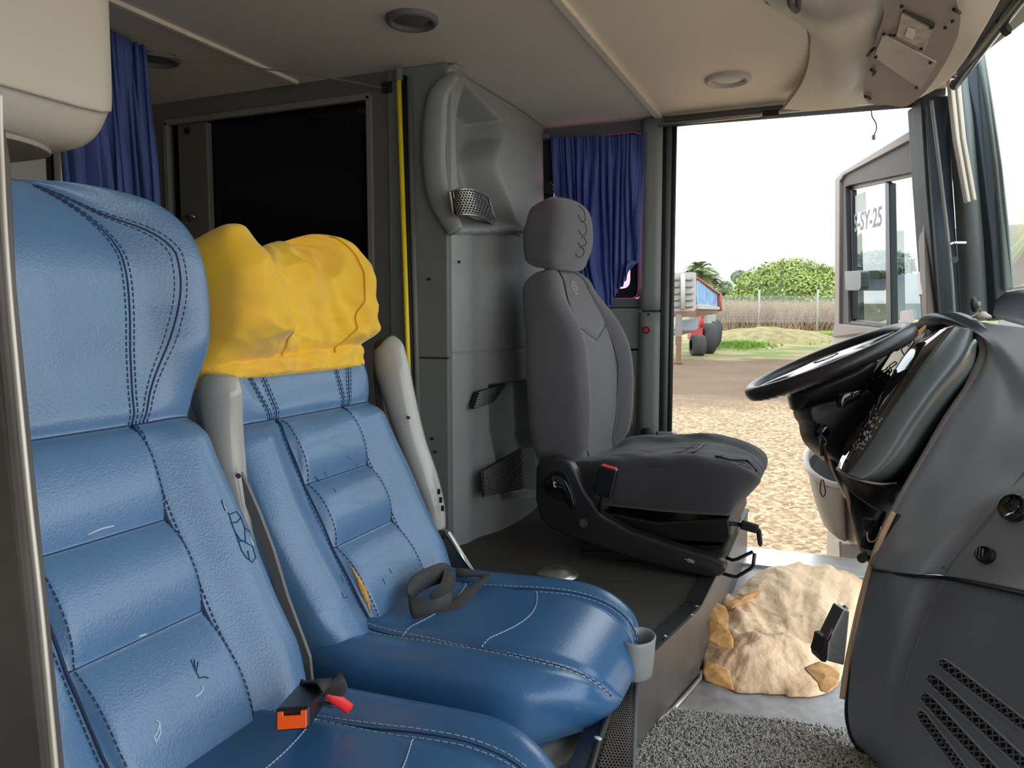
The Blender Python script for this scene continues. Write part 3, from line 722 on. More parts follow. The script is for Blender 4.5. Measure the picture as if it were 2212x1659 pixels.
# oriented box : front face centre and direction backwards
fc = P(632,1553,.905); bc = P(672,1500,1.04); ax = (bc-fc).normalized(); sx_ = (P(662,1550,.905)-P(600,1553,.905)).normalized(); sx_ = (sx_-ax*sx_.dot(ax)).normalized(); sz_ = sx_.cross(ax).normalized()
if sz_.z < 0: sz_ = -sz_
MB().box((fc+bc)/2, .040, (bc-fc).length, .026, (sx_, ax, sz_)).build('housing', mat('buckle_black', (26,26,28), .3, bump=.2, bscale=700), bk, bevel=.004, seg=3)
q = [fc-ax*.002+sx_*a_+sz_*b_ for a_, b_ in ((-.017,-.010),(.017,-.010),(.017,.010),(.010,.010),(.010,.005),(-.010,.005),(-.010,.010),(-.017,.010))]
prism('release_button', q, -ax*.004, orange, bk, bevel=.001)
pts = [bc+ax*-.01, bc+ax*.015+V((0,0,.012)), onZ(708,1472,-.47), onZ(722,1484,-.475), onZ(716,1500,-.49)]
MB().tube(smooth(pts, 24), .017, 12, flat=.22, side=sx_).build('webbing', web, bk, smooth=True)
rb = thing('seat_belt_stalk', 'bright red buckle stalk poking out between the blue cushions', 'seat belt buckle', onZ(735,1512,-.50))
ra = onZ(706,1496,-.485); rb_ = onZ(756,1532,-.515); axr = (rb_-ra).normalized()
MB().tube([ra, ra.lerp(rb_, .3), rb_], [.006,.008,.008], 8, flat=.6, side=UP).build('stalk', red, rb, smooth=True, bevel=.002)
MB().cyl(onZ(700,1520,-.51), onZ(722,1524,-.51), .004).build('clip', metal, rb)
# grey seat belt strap running up between seats
gs = tag(MB().prism([onY(x, y, .958) for x, y in ((520,1020),(534,1050),(560,1110),(590,1190),(620,1290),(650,1370),(668,1420),(676,1500),(640,1500),(640,1430),(612,1330),(585,1240),(556,1160),(530,1090))], V((0,.006,0))).build('back_panel', None) , None)
gs.data.materials.append(shell); gs.parent = P2[0]; gs.matrix_parent_inverse = Matrix.Translation(P2[0].location).inverted()
# lap strap lying on cushion 2 (folded loop)
ls = thing('lap_belt', 'black lap strap with steel tongue folded on the second blue cushion', 'seat belt', onZ(930,1300,-.53))
def strap(pts, w, side_px, name='strap', n=50):
    K = .945; pp = smooth([P(x, y, d*K) for x, y, d in pts], n); sd = smooth([P(x+a_, y+b_, (d+c_)*K)-P(x, y, d*K) for (x, y, d), (a_, b_, c_) in zip(pts, side_px)], n)
    vs = []
    for p_, s_ in zip(pp, sd):
        s_ = s_.normalized()*w; vs += [p_-s_, p_, p_+s_]
    return mk(name, vs, gridf(3, n), web, ls, solid=.0018, soff=0)
strap([(975,1300,1.50),(930,1318,1.46),(890,1310,1.46),(884,1282,1.50),(905,1258,1.54),(945,1240,1.58),(972,1235,1.60)], .020, [(0,-20,.0),(5,-20,0),(-2,-20,.01),(-2,-18,.01),(-2,-20,0),(0,-16,.0),(4,-10,.02)])
strap([(972,1235,1.60),(966,1262,1.57),(950,1290,1.53),(955,1312,1.49),(985,1305,1.50),(1015,1282,1.54),(1042,1254,1.60),(1058,1245,1.63)], .020, [(14,4,.02),(18,2,.02),(20,4,.01),(4,-16,.02),(2,-18,.02),(2,-16,.02),(0,-12,.03),(4,-8,.03)])
strap([(1058,1245,1.63),(1030,1240,1.66),(1000,1238,1.68),(985,1236,1.70)], .018, [(4,-8,.03),(2,-8,.03),(0,-10,.02),(0,-10,.02)])
q = [P(900,1346,1.365), P(927,1345,1.365), P(931,1332,1.38), P(906,1332,1.38)]
MB().tube(rpoly(q, .004), .0022, 6, closed=True).build('tongue', metal, ls, smooth=True)
# cup holder on the cushion front
ch = thing('cup_holder', 'pale grey plastic cup holder beside the front of the second cushion', 'cup holder', P(1382,1455,1.36))
cc_ = P(1379,1376,1.395); rT, rB, hh = .037, .031, .072; n = 40; vs = []
for (r_, z_) in ((rB*.9,-hh),(rB,-hh+.006),(rB+.003,-hh*.5),(rT-.001,-.006),(rT,0),(rT-.002,.003),(rT-.005,0),(rT-.006,-.01),(rB-.004,-hh+.01),(.002,-hh+.012)):
    for k in range(n):
        g = 2*math.pi*k/n; vs.append(cc_+V((r_*math.cos(g)*.85, r_*math.sin(g)*1.15, z_)))
mk('cup', vs, gridf(n, 10, True)+[tuple(range(n-1,-1,-1)), tuple(9*n+k for k in range(n))], mat('cup_grey', (150,154,154), .4), ch)
# black metal box with mesh side below the seats
bx = thing('seat_plinth', 'black metal plinth with expanded mesh side under the blue seats', 'seat base', P(1320,1640,1.2))
kA, kB = P(1338,1468,1.42), P(1236,1720,.98)       # front top edge
kC, kD = P(1375,1468,1.42), P(1290,1720,.98)
def vx(p, z): return V((p.x, p.y, z))
topz = kA.z
a_, b_ = P(1310,1476,1.40), P(1224,1690,1.0)
MB().tube([P(1338,1470,1.42), P(1262,1700,1.0)], .006, 6).build('edge_bar', blackp, bx, smooth=True)
A_ = [P(1304,1478,1.40), P(1336,1466,1.42), P(1262,1700,1.0), P(1205,1700,1.0)]
prism('top_plate', A_, V((0,0,-.012)), mat('plinth_black', (24,24,26), .35, bump=.2, bscale=300), bx)
gA, gB, gC, gD = P(1338,1470,1.425), P(1374,1462,1.43), P(1366,1712,1.17), P(1268,1712,1.0)
MB().tube([P(1374,1462,1.43), P(1366,1712,1.17)], .005, 6).build('edge_bar', greyd, bx, smooth=True)
def pfg(u, v): return (gA.lerp(gB, u)).lerp(gD.lerp(gC, u), v)
honey('mesh_panel', lambda u, v: pfg(.05+u*.93, .02+v*.95), 10, 44, .62, mat('mesh_metal', (58,58,58), .4, .5), bx, solid=.002)
mk('backing', [pfg(i/3, j/3)+V((-.012,.004,-.004)) for j in range(4) for i in range(4)], gridf(4,4), black, bx, solid=.002)
MB().cyl(P(1290,1602,1.14), P(1292,1594,1.14), .006).build('bolt', metal, bx)
# ---- curtains
def curtain(name, label, top, bot, n, amp, m, gather=0, rows=30, flare=None, th=.002, seed=1, bend=None, tie=None):
    r_ = random.Random(seed); ph = [r_.uniform(-.8,.8) for _ in range(n+1)]; am = [r_.uniform(.5,1.2) for _ in range(n+1)]
    vs = []; nu = n*14
    for j in range(rows):
        v = j/(rows-1)
        for i in range(nu):
            u = i/(nu-1); k = u*n; a0 = am[int(min(n, k))]; p = lin3(top, u).lerp(lin3(bot, u), v)
            d = (top[-1]-top[0]).cross(V((0,0,1))).normalized()
            kk = k+.9*mnoise.noise(V((u*5+seed, v*.8, seed)))*1.6; a0 = .55+.9*abs(mnoise.noise(V((u*9, v*1.1, seed+5))))*2.2; w = math.sin(2*math.pi*kk)*amp*(.35+.65*ss(0,.35,v))*a0+math.sin(2*math.pi*k*2.3+1)*amp*.35*(1-ss(0,.25,v))
            p = p+d*w+(top[-1]-top[0]).normalized()*(math.sin(4*math.pi*k+v*2)*amp*.25)
            if bend: p = bend(p, u, v)
            vs.append(p)
    return mk(name, vs, gridf(nu, rows), m, None, solid=th, soff=0, label=label)
XC = -1.60
tp = [onX(120, 60, XC), onX(235, 85, XC), onX(278, 92, XC), onX(318, 104, XC)]
zt_ = tp[-1].z; ya, yb = onX(135,330,XC).y, onX(318,104,XC).y
top = [V((XC, ya-.02, .69)), V((XC, yb, .675))]; bot = [V((XC+.02, ya, -.5)), V((XC+.03, yb+.02, -.5))]
c1 = curtain('curtain', 'long blue curtain hanging behind the nearer blue seat', top, bot, 9, .022, curt, seed=4); tag(c1, None, 'curtain')
rod = tag(MB().tube(smooth([onX(318,116,XC+.01), onZ(500,140,.685), onZ(700,166,.672), onY(815,188,YP-.02), onY(832,189,YP-.02)], 30), .0022, 6).build('curtain_wire', mat('wire_grey', (110,108,104), .5), smooth=True), 'thin grey wire carrying the blue curtain to its hook', 'wire')
hk = thing('wire_hook', 'dark hook on the partition holding the curtain wire', 'hook', onY(835,190,YP))
MB().tube([onY(826,189,YP-.02), onY(836,180,YP-.012), onY(840,188,YP-.012), onY(838,198,YP-.012)], .004, 8).build('hook', black, hk, smooth=True)
MB().box(onY(837,189,YP-.006), .03, .012, .03).build('hook_base', black, hk, bevel=.003)
# driver window curtain
yw = YW-.05
top = [onY(1190,296,yw), onY(1392,290,yw)]; botc = [onY(1215,690,yw), onY(1378,655,yw)]
def bend2(p, u, v):
    k = ss(.72, 1.0, v)
    cx_ = onY(1318, 640, yw)
    p = p.lerp(V((cx_.x+(p.x-cx_.x)*.62, p.y, p.z)), k*ss(0,1,v)*.8)
    p = p+V((0,0,.05*k*(u-.35)**2*6)); p.y -= .03*k*math.sin(u*7); p.z += .012*k*math.sin(u*19)
    return p
c2 = curtain('curtain', 'blue curtain bunched over the pink tinted driver window', top, botc, 13, .013, curt, seed=8, rows=60, bend=bend2); tag(c2, None, 'curtain')
wv = thing('window_2', 'small driver side window with pink tinted glass behind the curtain', 'window', (0,YW,0)); wv['kind'] = 'structure'
pk = mat('pink_film', (236,150,196), .3, emis=0)
wfr = [V((wx0,YW+.035,zt0)), V((wx1-.005,YW+.035,zt0)), V((wx1-.005,YW+.035,wz0)), V((wx0,YW+.035,wz0))]
# black ceramic border around a pink pane
mb = MB(); o4 = rpoly(wfr, .03); ins_ = .038
i4 = rpoly([V((wx0+ins_,YW+.035,zt0-ins_)), V((wx1-.005-ins_,YW+.035,zt0-ins_)), V((wx1-.005-ins_,YW+.035,wz0+ins_)), V((wx0+ins_,YW+.035,wz0+ins_))], .03)
m_ = len(o4); mb.add(o4+i4, [(i, (i+1)%m_, (i+1)%m_+m_, i+m_) for i in range(m_)]); mb.build('border', black, wv, solid=.004)
gp = glass('pink_glass', (255,200,230), .03, tint=(.60,.26,.42)); mk('pane', [p+V((0,.006,0)) for p in wfr], [(0,1,2,3)], gp, wv)
MB().tube(rpoly([p+V((0,-.03,0)) for p in wfr], .03), .003, 6, closed=True).build('window_trim', mat('pink_rubber', (222,140,178), .5), wv, smooth=True)
# ---------------------------------------------------------------- driver seat (side plane Y=1.95..)
YS = 1.97
ds = thing('driver_seat', 'charcoal fabric driver seat with separate headrest on black suspension base', 'seat', onY(1380, 1240, 2.2))
dp = [(-.67,-.45),(-.70,-.38),(-.708,-.28),(-.712,-.16),(-.728,-.04),(-.76,.06),(-.785,.135)]
at_d, _ = prof_fn([(a-.004, b+(.016 if b > .1 else 0)) for a, b in dp]); RD = Matrix.Rotation(-.09, 3, 'Z'); CRD = RD @ V((0,1,0)); nd0 = nrm_of(at_d); nd = lambda v: RD @ nd0(v)
YD = 2.225
def dd(u, v):
    a = abs(u); h = .038*ss(.5, .82, a)*(1-ss(.55, .9, v)*.85)*ss(.0,.12,v)
    h += .012*math.sin(math.pi*min(1, v*1.3)); h -= .006*math.exp(-((a-.56)/.03)**2); h -= .004*math.exp(-((v-.62-.12*a)/.012)**2)*(1-ss(.5,.6,a))
    return h
dwt = [(0,.20),(.25,.225),(.5,.235),(.75,.205),(.92,.16),(1,.145)]
db = Pillow(lambda v: at_d(v)+V((0,YD,0)), nd, lambda v: lerpl(dwt, v), lambda v: lerpl([(0,.06),(.3,.075),(.6,.075),(.9,.06),(1,.045)], v), CRD, dd, px=.30, pn=.55, r0=.05, r1=.10, pe=2.4)
dbo = db.build('backrest', fabric, ds, nt=140, nv=150)
mb = MB()
sd_ = mat('seam_grey', (50,50,56), .9)
for sg in (-1, 1): MB().tube([db.S(sg*lerpl([(0,.5),(.5,.58),(1,.5)], v), v, .0005) for v in [i/60*.96+.02 for i in range(61)]], .0016, 5).build('seam', sd_, dbo, smooth=True)
MB().tube([db.S(-.56+1.12*i/30, .62+.12*abs(-.56+1.12*i/30), .0005) for i in range(31)], .0014, 5).build('seam', sd_, dbo, smooth=True)
# oval emblem on the backrest
emb = mat('emblem_silver', (206,206,206), .6)
ec = (1240, 622)
uv = onpil(db, *ec); mb = MB()
def ept(a_, b_): return db.S(uv[0]+a_*.10, uv[1]+b_*.034, .0015)
mb.tube([ept(math.cos(g*.2618), math.sin(g*.2618)) for g in range(24)], .0009, 5, closed=True)
for k in range(6):
    g = k*math.pi/3+.5; mb.tube([ept(.38*math.cos(g), .38*math.sin(g)), ept(.95*math.cos(g), .95*math.sin(g))], .0007, 5)
mb.tube([ept(.38*math.cos(k*math.pi/3+.5), .38*math.sin(k*math.pi/3+.5)) for k in range(6)], .0007, 5, closed=True)
mb.build('emblem', emb, dbo, smooth=True)
hp = [(-.775,.152),(-.765,.22),(-.758,.29),(-.775,.345)]
at_h, _ = prof_fn([(a+.002, b-(.006 if b < .2 else 0)) for a, b in hp]); nh0 = nrm_of(at_h); nh = lambda v: RD @ nh0(v)
hd = Pillow(lambda v: at_h(v)+V((0,YD-.035,0)), nh, lambda v: lerpl([(0,.125),(.5,.145),(1,.125)], v), lambda v: lerpl([(0,.05),(.4,.062),(.8,.055),(1,.04)], v), CRD, lambda u, v: .012*(1-u*u), px=.26, pn=.42, r0=.18, r1=.2, pe=3)
hdo = hd.build('headrest', fabric, ds, nt=100, nv=80)
for k, vq in enumerate((.30,.46,.62,.76)):
    pts = [hd.S(.05+.22*math.cos(g), vq+.07*math.sin(g), .0006) for g in [i*math.pi/8-math.pi*.9 for i in range(13)]]
    MB().tube(pts, .0014, 5).build('quilt_line', sd_, hdo, smooth=True)
MB().tube([hd.S(-.78+1.5*i/20, .93-.02*abs(i-10)/10, .001) for i in range(21)], .0015, 5).build('quilt_line', sd_, hdo, smooth=True)
for dy in (-.05, .05): MB().cyl(V((-.765,YD-.03+dy,.11)), V((-.76,YD-.03+dy,.19)), .006).build('headrest_post', metal, ds, smooth=True)
# cushion
cp = [(-.66,-.475),(-.55,-.455),(-.42,-.45),(-.30,-.445),(-.21,-.455),(-.185,-.47)]
at_q, _ = prof_fn(cp); nq = nrm_of(at_q, -1)
def qd(u, v):
    a = abs(u); h = .022*ss(.45,.8,a)*(1-ss(.8,1,v)*.6); h += mnoise.noise(V((u*4,v*7,1)))*.005+mnoise.noise(V((u*9+v*6,v*5,4)))*.003
    return h
dq = Pillow(lambda v: at_q(v)+V((0,2.215,0)), nq, lambda v: lerpl([(0,.2),(.3,.235),(.8,.24),(1,.225)], v), lambda v: lerpl([(0,.05),(.3,.066),(.7,.072),(1,.06)], v), V((0,1,0)), qd, px=.26, pn=.40, r0=.05, r1=.12, pe=3)
dqo = dq.build('seat_cushion', fabricd, ds, nt=140, nv=120)
for ln in ([(1290,1018),(1400,1010),(1500,1000),(1560,985)], [(1320,1000),(1400,990),(1470,978),(1500,962)]):
    MB().tube(drawn(dq, smooth2 if 0 else ln, .001), .0016, 5).build('seam', sd_, dqo, smooth=True)
# worn patch on the cushion front
wp_ = drawn(dq, [(1545,985),(1575,990),(1610,998),(1630,1015),(1632,1022),(1612,1008),(1580,1003),(1548,998)], .002)
mk('worn_patch', wp_, [tuple(range(8))], mat('foam_patch', (120,112,98), .9, bump=.6, bscale=300), dqo, solid=.002)
MB().tube(drawn(dq, [(1545,985),(1580,988),(1612,996),(1634,1020)], .003), .0028, 5).build('tear_edge', black, dqo, smooth=True)
MB().tube(drawn(dq, [(1470,985),(1500,968),(1520,960)], .002), .0022, 5).build('tear_edge', black, dqo, smooth=True)
# side cover
sc_ = [(1157,1010),(1166,992),(1198,985),(1230,1000),(1242,1018),(1262,1062),(1298,1112),(1360,1148),(1450,1178),(1540,1205),(1566,1218),(1570,1232),(1556,1246),(1528,1248),(1420,1224),(1330,1195),(1240,1165),(1185,1140),(1165,1118),(1156,1080)]
scp = [onY(x, y, 1.935) for x, y in sc_]
so = prism('side_cover', scp, V((0,.045,0)), blackp, ds, bevel=.014, seg=4, smooth=True)
# recess & recline lever
rc = smooth([onY(x, y, 1.934) for x, y in ((1176,1040),(1192,1020),(1215,1018),(1228,1035),(1240,1070),(1246,1095),(1236,1100),(1222,1085),(1205,1080),(1184,1068))], 40, True)
prism('lever_recess', rc, V((0,.01,0)), mat('recess_black', (14,14,16), .4), so, bevel=.002)
lv = smooth([onY(x, y, 1.93) for x, y in ((1178,1045),(1195,1026),(1216,1030),(1234,1055),(1243,1085),(1238,1098),(1228,1078),(1212,1062),(1190,1064))], 40, True)
prism('recline_lever', lv, V((0,-.014,0)), gloss, so, bevel=.005, seg=3, smooth=True)
text('symbol', 't', onY(1194,1052,1.914), (1,0,0), (0,0,1), .03, emb, so)
MB().cyl(onY(1260,1130,1.934), onY(1260,1130,1.929), .0115).build('plug_hole', mat('hole_black', (6,6,7), .5), so)
text('logo_mark', '~ISRI', onY(1478,1210,1.925), (1,0,-.25), (.25,0,1), .012, emb, so)
# belt buckle of driver seat
bq = thing('seat_belt_buckle', 'black belt buckle with red top standing beside the charcoal driver cushion', 'seat belt buckle', onY(1300,1100,1.92))
u_ = (onY(1318,1000,1.93)-onY(1300,1080,1.93)).normalized(); r_ = V((0,1,0)).cross(u_)*-1
c0 = onY(1309,1040,1.92)
MB().box(c0, .05, .078, .026, (r_, u_, V((0,1,0)))).build('housing', mat('buckle_black2', (20,20,22), .35), bq, bevel=.005, seg=3)
MB().box(c0+u_*.0395, .040, .006, .017, (r_, u_, V((0,1,0)))).build('release_button', red, bq, bevel=.002)
MB().tube([c0-u_*.04, onY(1297,1085,1.935), onY(1296,1105,1.945)], .008, 8, flat=.5).build('stalk', black, bq, smooth=True)
MB().box(onY(1302,1060,1.925), .01, .01, .006).build('label_tag', mat('olive', (140,136,90), .6), bq)
# suspension base
YB0, YB1 = 2.0, 2.42
def yprism(nm, px, y0, y1, m, bev=.006):
    return prism(nm, [onY(x, y, y0) for x, y in px], V((0, y1-y0, 0)), m, ds, bevel=bev)
yprism('suspension_frame', ((1300,1105),(1420,1128),(1560,1120),(1575,1120),(1580,1160),(1565,1190),(1500,1195),(1300,1160)), 2.0, 2.40, mat('frame_black', (20,20,22), .35))
for k in range(4):
    yprism('bellows', ((1255+4*k,1150+20*k),(1560-3*k,1165+18*k),(1574-3*k,1174+18*k),(1560-3*k,1186+18*k),(1250+4*k,1172+20*k),(1244+4*k,1160+20*k)), 2.0, 2.38, mat('bellows_rubber', (15,15,17), .6), .008)
yprism('base_plate', ((1225,1215),(1540,1240),(1540,1252),(1225,1232)), 2.0, 2.40, black, .003)
# levers at the front
MB().tube([onY(1528,1126,2.02), onY(1560,1128,2.02), onY(1600,1134,2.02)], .006, 8).build('lever_rod', mat('rod_black', (30,30,32), .3, .6), ds, smooth=True)
MB().box(onY(1619,1138,2.02), .045, .022, .022, (V((1,0,-.2)).normalized(), V((0,1,0)), V((.2,0,1)).normalized())).build('lever_joint', black, ds, bevel=.005)
prism('lever_grip', [onY(x, y, 2.01) for x, y in ((1632,1138),(1644,1146),(1647,1176),(1643,1184),(1637,1178),(1634,1158))], V((0,.012,0)), black, ds, bevel=.004)
MB().tube([onY(x, y, 2.05) for x, y in ((1562,1202),(1582,1210),(1592,1208),(1626,1192),(1630,1196),(1627,1222),(1622,1228),(1592,1246),(1582,1245),(1558,1238))], .0048, 8).build('slide_handle', mat('bar_black', (34,34,36), .25, .5), ds, smooth=True)
# seat belt reel strap hanging by the window + D ring
sb = thing('shoulder_belt', 'dark shoulder belt and loop hanging between bulkhead and blue window curtain', 'seat belt', onY(1182,480,YW-.03))
prism('webbing', [onY(x, y, YW-.03) for x, y in ((1169,302),(1196,302),(1196,400),(1192,600),(1176,600),(1169,400))], V((0,.006,0)), mat('belt_dark', (30,32,40), .8), sb)
MB().box(onY(1176,297,YW-.04), .05, .04, .016).build('anchor_bracket', greyd, sb, bevel=.003)
prism('belt_guide', rpoly([onY(x, y, YW-.05) for x, y in ((1156,392),(1196,388),(1198,412),(1188,420),(1152,416))], .01), V((0,.02,0)), black, sb, bevel=.004)
MB().tube([onY(1188,394,YW-.055), onY(1197,402,YW-.055), onY(1194,412,YW-.055)], .003, 6).build('guide_loop', metal, sb, smooth=True)
# belt running down behind the seat
MB().tube([onY(1312,965,YW-.12), onY(1330,960,YW-.10), onY(1345,972,YW-.12)], .012, 8, flat=.3).build('lap_webbing', web, sb, smooth=True)
# maker plates
for lab, q, txts in (('metal data plate with three dark rows, topmost of three plates', ((1338,812),(1372,810),(1371,850),(1338,852)), ()),
                     ('maker plate with italic lettering, middle one of three plates', ((1336,853),(1370,852),(1369,891),(1336,893)), (('polo', 1346, 864, .019),)),
                     ('smallest riveted maker plate, lowest of the three plates', ((1334,896),(1368,893),(1367,917),(1334,920)), (('CANIA', 1341, 902, .014),))):
    pt = thing('data_plate', lab, 'plate', onY(q[3][0], q[3][1], YW-.006))
    pq = [onY(q[0][0]-22, q[0][1]+1, YW-.004), onY(*q[1], YW-.004), onY(*q[2], YW-.004), onY(q[3][0]-22, q[3][1]+1, YW-.004)]
    prism('plate', pq, V((0,-.004,0)), plate, pt, bevel=.001)
    pf = 0
    for s_, x, y, sz in txts:
        full = {'polo':'Marcopolo','CANIA':'SCANIA'}[s_]; off = .045 if s_ == 'polo' else .012
        text('lettering', full, onY(x, y+4, YW-.009)-V((off,0,0)), (1,0,-.02), (0,0,1), sz, black, pt, bold=.0004)
    if not txts:
        for k, yy in enumerate((817,833,839,845)):
            a_ = onY(1338, yy, YW-.009); MB().box(a_+V((0,0,0)), .05 if k else .06, .002, .008 if not k else .005).build('printed_row', black, pt)
    else:
        for k in range(3):
            a_ = onY(1342, q[2][1]-18+k*5, YW-.009); MB().box(a_, .05, .001, .0016).build('printed_row', greyd, pt)
    for cc in ((1,3),(2,-3)):
        a_ = onY(q[cc[0]][0]-4, q[cc[0]][1]+cc[1], YW-.008); MB().cyl(a_, a_-V((0,.003,0)), .003).build('rivet', black, pt)
# red button & screws on pillar
rbn = thing('push_button', 'small red push button on the grey door pillar', 'button', onY(1396,713,YW-.04))
c = onY(1396,713,YW-.039); MB().cyl(c, c-V((0,.005,0)), .0125, 20).build('bezel', black, rbn); MB().cyl(c-V((0,.004,0)), c-V((0,.009,0)), .008, 20).build('button_cap', red, rbn)
for x, y, m_ in ((1388,676,metal),(1401,679,black),(1424,686,metal)):
    c = onY(x, y, YW-.039 if x < 1420 else YW-.02); S_(MB().cyl(c, c-V((0,.003,0)), .004).build('trim_26', m_), 'screw near the pillar joint')
# hand lever by the door
hl = thing('hand_brake_lever', 'black upright lever in front of the grey door pillar', 'lever', onY(1392,968,2.6))
MB().tube([onY(1392,985,2.6), onY(1394,960,2.6), onY(1396,945,2.6)], [.016,.014,.013], 12).build('lever_stem', blackp, hl, smooth=True)
MB().tube([onY(1396,949,2.6), onY(1397,944,2.6), onY(1398,934,2.6), onY(1399,927,2.6), onY(1399,924,2.6)], [.012,.021,.024,.020,.008], 16).build('lever_knob', black, hl, smooth=True)
# door striker
st_ = thing('door_striker', 'grey door latch block with steel tab at the foot of the door jamb', 'latch', onY(1440,960,YW-.04))
MB().box(onY(1440,947,YW-.01), .060, .06, .055).build('block', grey, st_, bevel=.006)
MB().cyl(onY(1458,950,YW-.01), onY(1472,951,YW-.01), .008, 16).build('tab', metal, st_)
# ---------------------------------------------------------------- ceiling lamps
for lab, px, py, rr, m_ in (('dark rimmed recessed ceiling lamp over the first blue seats', 890, 40, .062, greyd), ('pale recessed ceiling lamp in front of the ceiling strip', 1573, 169, .066, cream), ('dark recessed ceiling lamp half hidden by the blue curtain', 338, 124, .06, greyd)):
    c = onZ(px, py, ZC); t = thing('ceiling_lamp', lab, 'lamp', c); n = 40
    vs = [c+V((rr*a_*math.cos(2*math.pi*k/n), rr*a_*math.sin(2*math.pi*k/n), z_)) for a_, z_ in ((1,.001),(1,-.006),(.93,-.012),(.80,-.013),(.74,-.006),(.72,.001)) for k in range(n)]
    mk('rim', vs, gridf(n, 6, True), m_, t)
    vs = [c+V((rr*a_*math.cos(2*math.pi*k/n), rr*a_*math.sin(2*math.pi*k/n), z_)) for a_, z_ in ((.73,-.002),(.5,-.007),(.3,-.009)) for k in range(n)]
    mk('lens', vs, gridf(n, 3, True)+[tuple(2*n+k for k in range(n))], mat('lamp_lens', (186,180,170), .35) if m_ is cream else mat('lamp_lens_dark', (92,90,86), .35), t)
# ---------------------------------------------------------------- steering wheel
# rim ellipse : left (1604,850) right (1972,712)
sw = thing('steering_wheel', 'large black steering wheel tilted in front of the instrument pod', 'steering wheel', P(1790,780,2.0))
cW = P(1788,782,1.98)
Rw = .205
# wheel plane: normal tilted; axis a1 along image long axis, a2 depth axis
a1_ = (P(1972,706,1.90)-P(1604,855,2.02)).normalized(); 
nW0 = V((-.42,-.06,.90)); nW = (nW0-a1_*nW0.dot(a1_)).normalized(); a2_ = nW.cross(a1_).normalized()
def wpt(g, r, h=0): return cW+a1_*(r*math.cos(g))+a2_*(r*math.sin(g))+nW*h
rimm = mat('wheel_leather', (34,33,36), .34, bump=.3, bscale=300, var=.25, vscale=10, rgb2=(46,42,42))
n = 96; vs = []
pts = [wpt(2*math.pi*k/n, Rw) for k in range(n)]
vs = []; q = 16
for k in range(n):
    g = 2*math.pi*k/n; rad = (a1_*math.cos(g)+a2_*math.sin(g))
    for m_ in range(q):
        h = 2*math.pi*m_/q; bumpy = .0022*math.cos(g*44)*max(0, -math.sin(h))
        vs.append(wpt(g, Rw)+rad*((.0165)*math.cos(h))+nW*((.0195+bumpy)*math.sin(h)))
mk('rim', vs, gridf(q, n, True)[:]+[( (n-1)*q+i, (n-1)*q+(i+1)%q, (i+1)%q, i) for i in range(q)], rimm, sw)
# hub with broad spokes
out = []
N_ = 72
for k in range(N_):
    g = 2*math.pi*k/N_
    r = .085+.03*abs(math.cos(g))
    sp_ = max(math.exp(-((math.atan2(math.sin(g-a0), math.cos(g-a0)))/.22)**2) for a0 in (math.radians(12), math.radians(168), math.radians(-50), math.radians(-130)))
    r = r+(Rw-.012-r)*min(1, sp_*1.15)
    out.append(r)
vs = []
for (f, h) in ((1,-.012),(1,-.002),(.93,.006),(.6,.010),(.2,.012)):
    for k in range(N_):
        g = 2*math.pi*k/N_; r = out[k] if f == 1 else (out[k]*f if f > .9 else min(out[k], .12)*f)
        vs.append(wpt(g, r, h))
mk('hub', vs, gridf(N_, 5, True)+[tuple(range(N_-1,-1,-1)), tuple(4*N_+k for k in range(N_))], mat('hub_worn', (58,56,58), .22, coat=.3, var=.2, vscale=14), sw)
MB().tube([wpt(g*.2618, .032, .0125)*1 for g in range(24)], .0012, 5, closed=True).build('horn_emblem', mat('emblem_dark', (90,90,94), .3), sw, smooth=True)
# column below
scn = thing('steering_column', 'black steering column shroud with stalk and ignition barrel under the wheel', 'steering column', P(1820,900,2.0))
dn = -nW
c1_ = P(1790,850,2.02)
def col_ring(c, ax_, rx, ry, n=28, rot=0): 
    x = a1_; y = a2_
    return [c+x*(rx*math.copysign(abs(math.cos(2*math.pi*k/n))**.7, math.cos(2*math.pi*k/n)))+y*(ry*math.copysign(abs(math.sin(2*math.pi*k/n))**.7, math.sin(2*math.pi*k/n))) for k in range(n)]
def loft(nm, rings, m, par, **k):
    n = len(rings[0]); vs = [p for r in rings for p in r]
    return mk(nm, vs, gridf(n, len(rings), True)+[tuple(range(n-1,-1,-1)), tuple((len(rings)-1)*n+i for i in range(n))], m, par, **k)
loft('upper_shroud', [col_ring(P(1795,812,2.02),0,.115,.10), col_ring(P(1795,822,2.02),0,.118,.10), col_ring(P(1790,850,2.03),0,.105,.09), col_ring(P(1785,868,2.04),0,.075,.07), col_ring(P(1785,874,2.04),0,.06,.05)], blackp, scn)
loft('column_body', [[P(1750+112*i/11,880-18*math.sin(i),1.98)*1 for i in range(0)] or col_ring(P(1808,868,2.0),0,.072,.06), col_ring(P(1815,905,2.0),0,.066,.06), col_ring(P(1826,950,1.98),0,.055,.055), col_ring(P(1838,1000,1.96),0,.05,.05), col_ring(P(1860,1060,1.95),0,.045,.05)], blackp, scn)
shp = [(1750,885),(1760,876),(1800,866),(1850,858),(1872,842),(1892,860),(1900,900),(1880,960),(1850,1000),(1822,1005),(1800,990),(1775,965),(1765,940),(1762,920),(1752,905)]
prism('lower_shroud', smooth([P(x, y, 1.93) for x, y in shp], 60, True), FW*.12, blackp, scn, bevel=.012, seg=3, smooth=True)
stk = [P(1842,868,1.90), P(1832,862,1.88), P(1822,858,1.87), P(1832,850,1.86), P(1850,847,1.86), P(1862,858,1.88)]
prism('indicator_stalk', smooth([P(x, y, 1.84) for x, y in ((1816,868),(1822,852),(1840,846),(1856,846),(1862,860),(1850,866),(1832,874),(1820,882))], 30, True), FW*.03, gloss, scn, bevel=.006, seg=3, smooth=True)
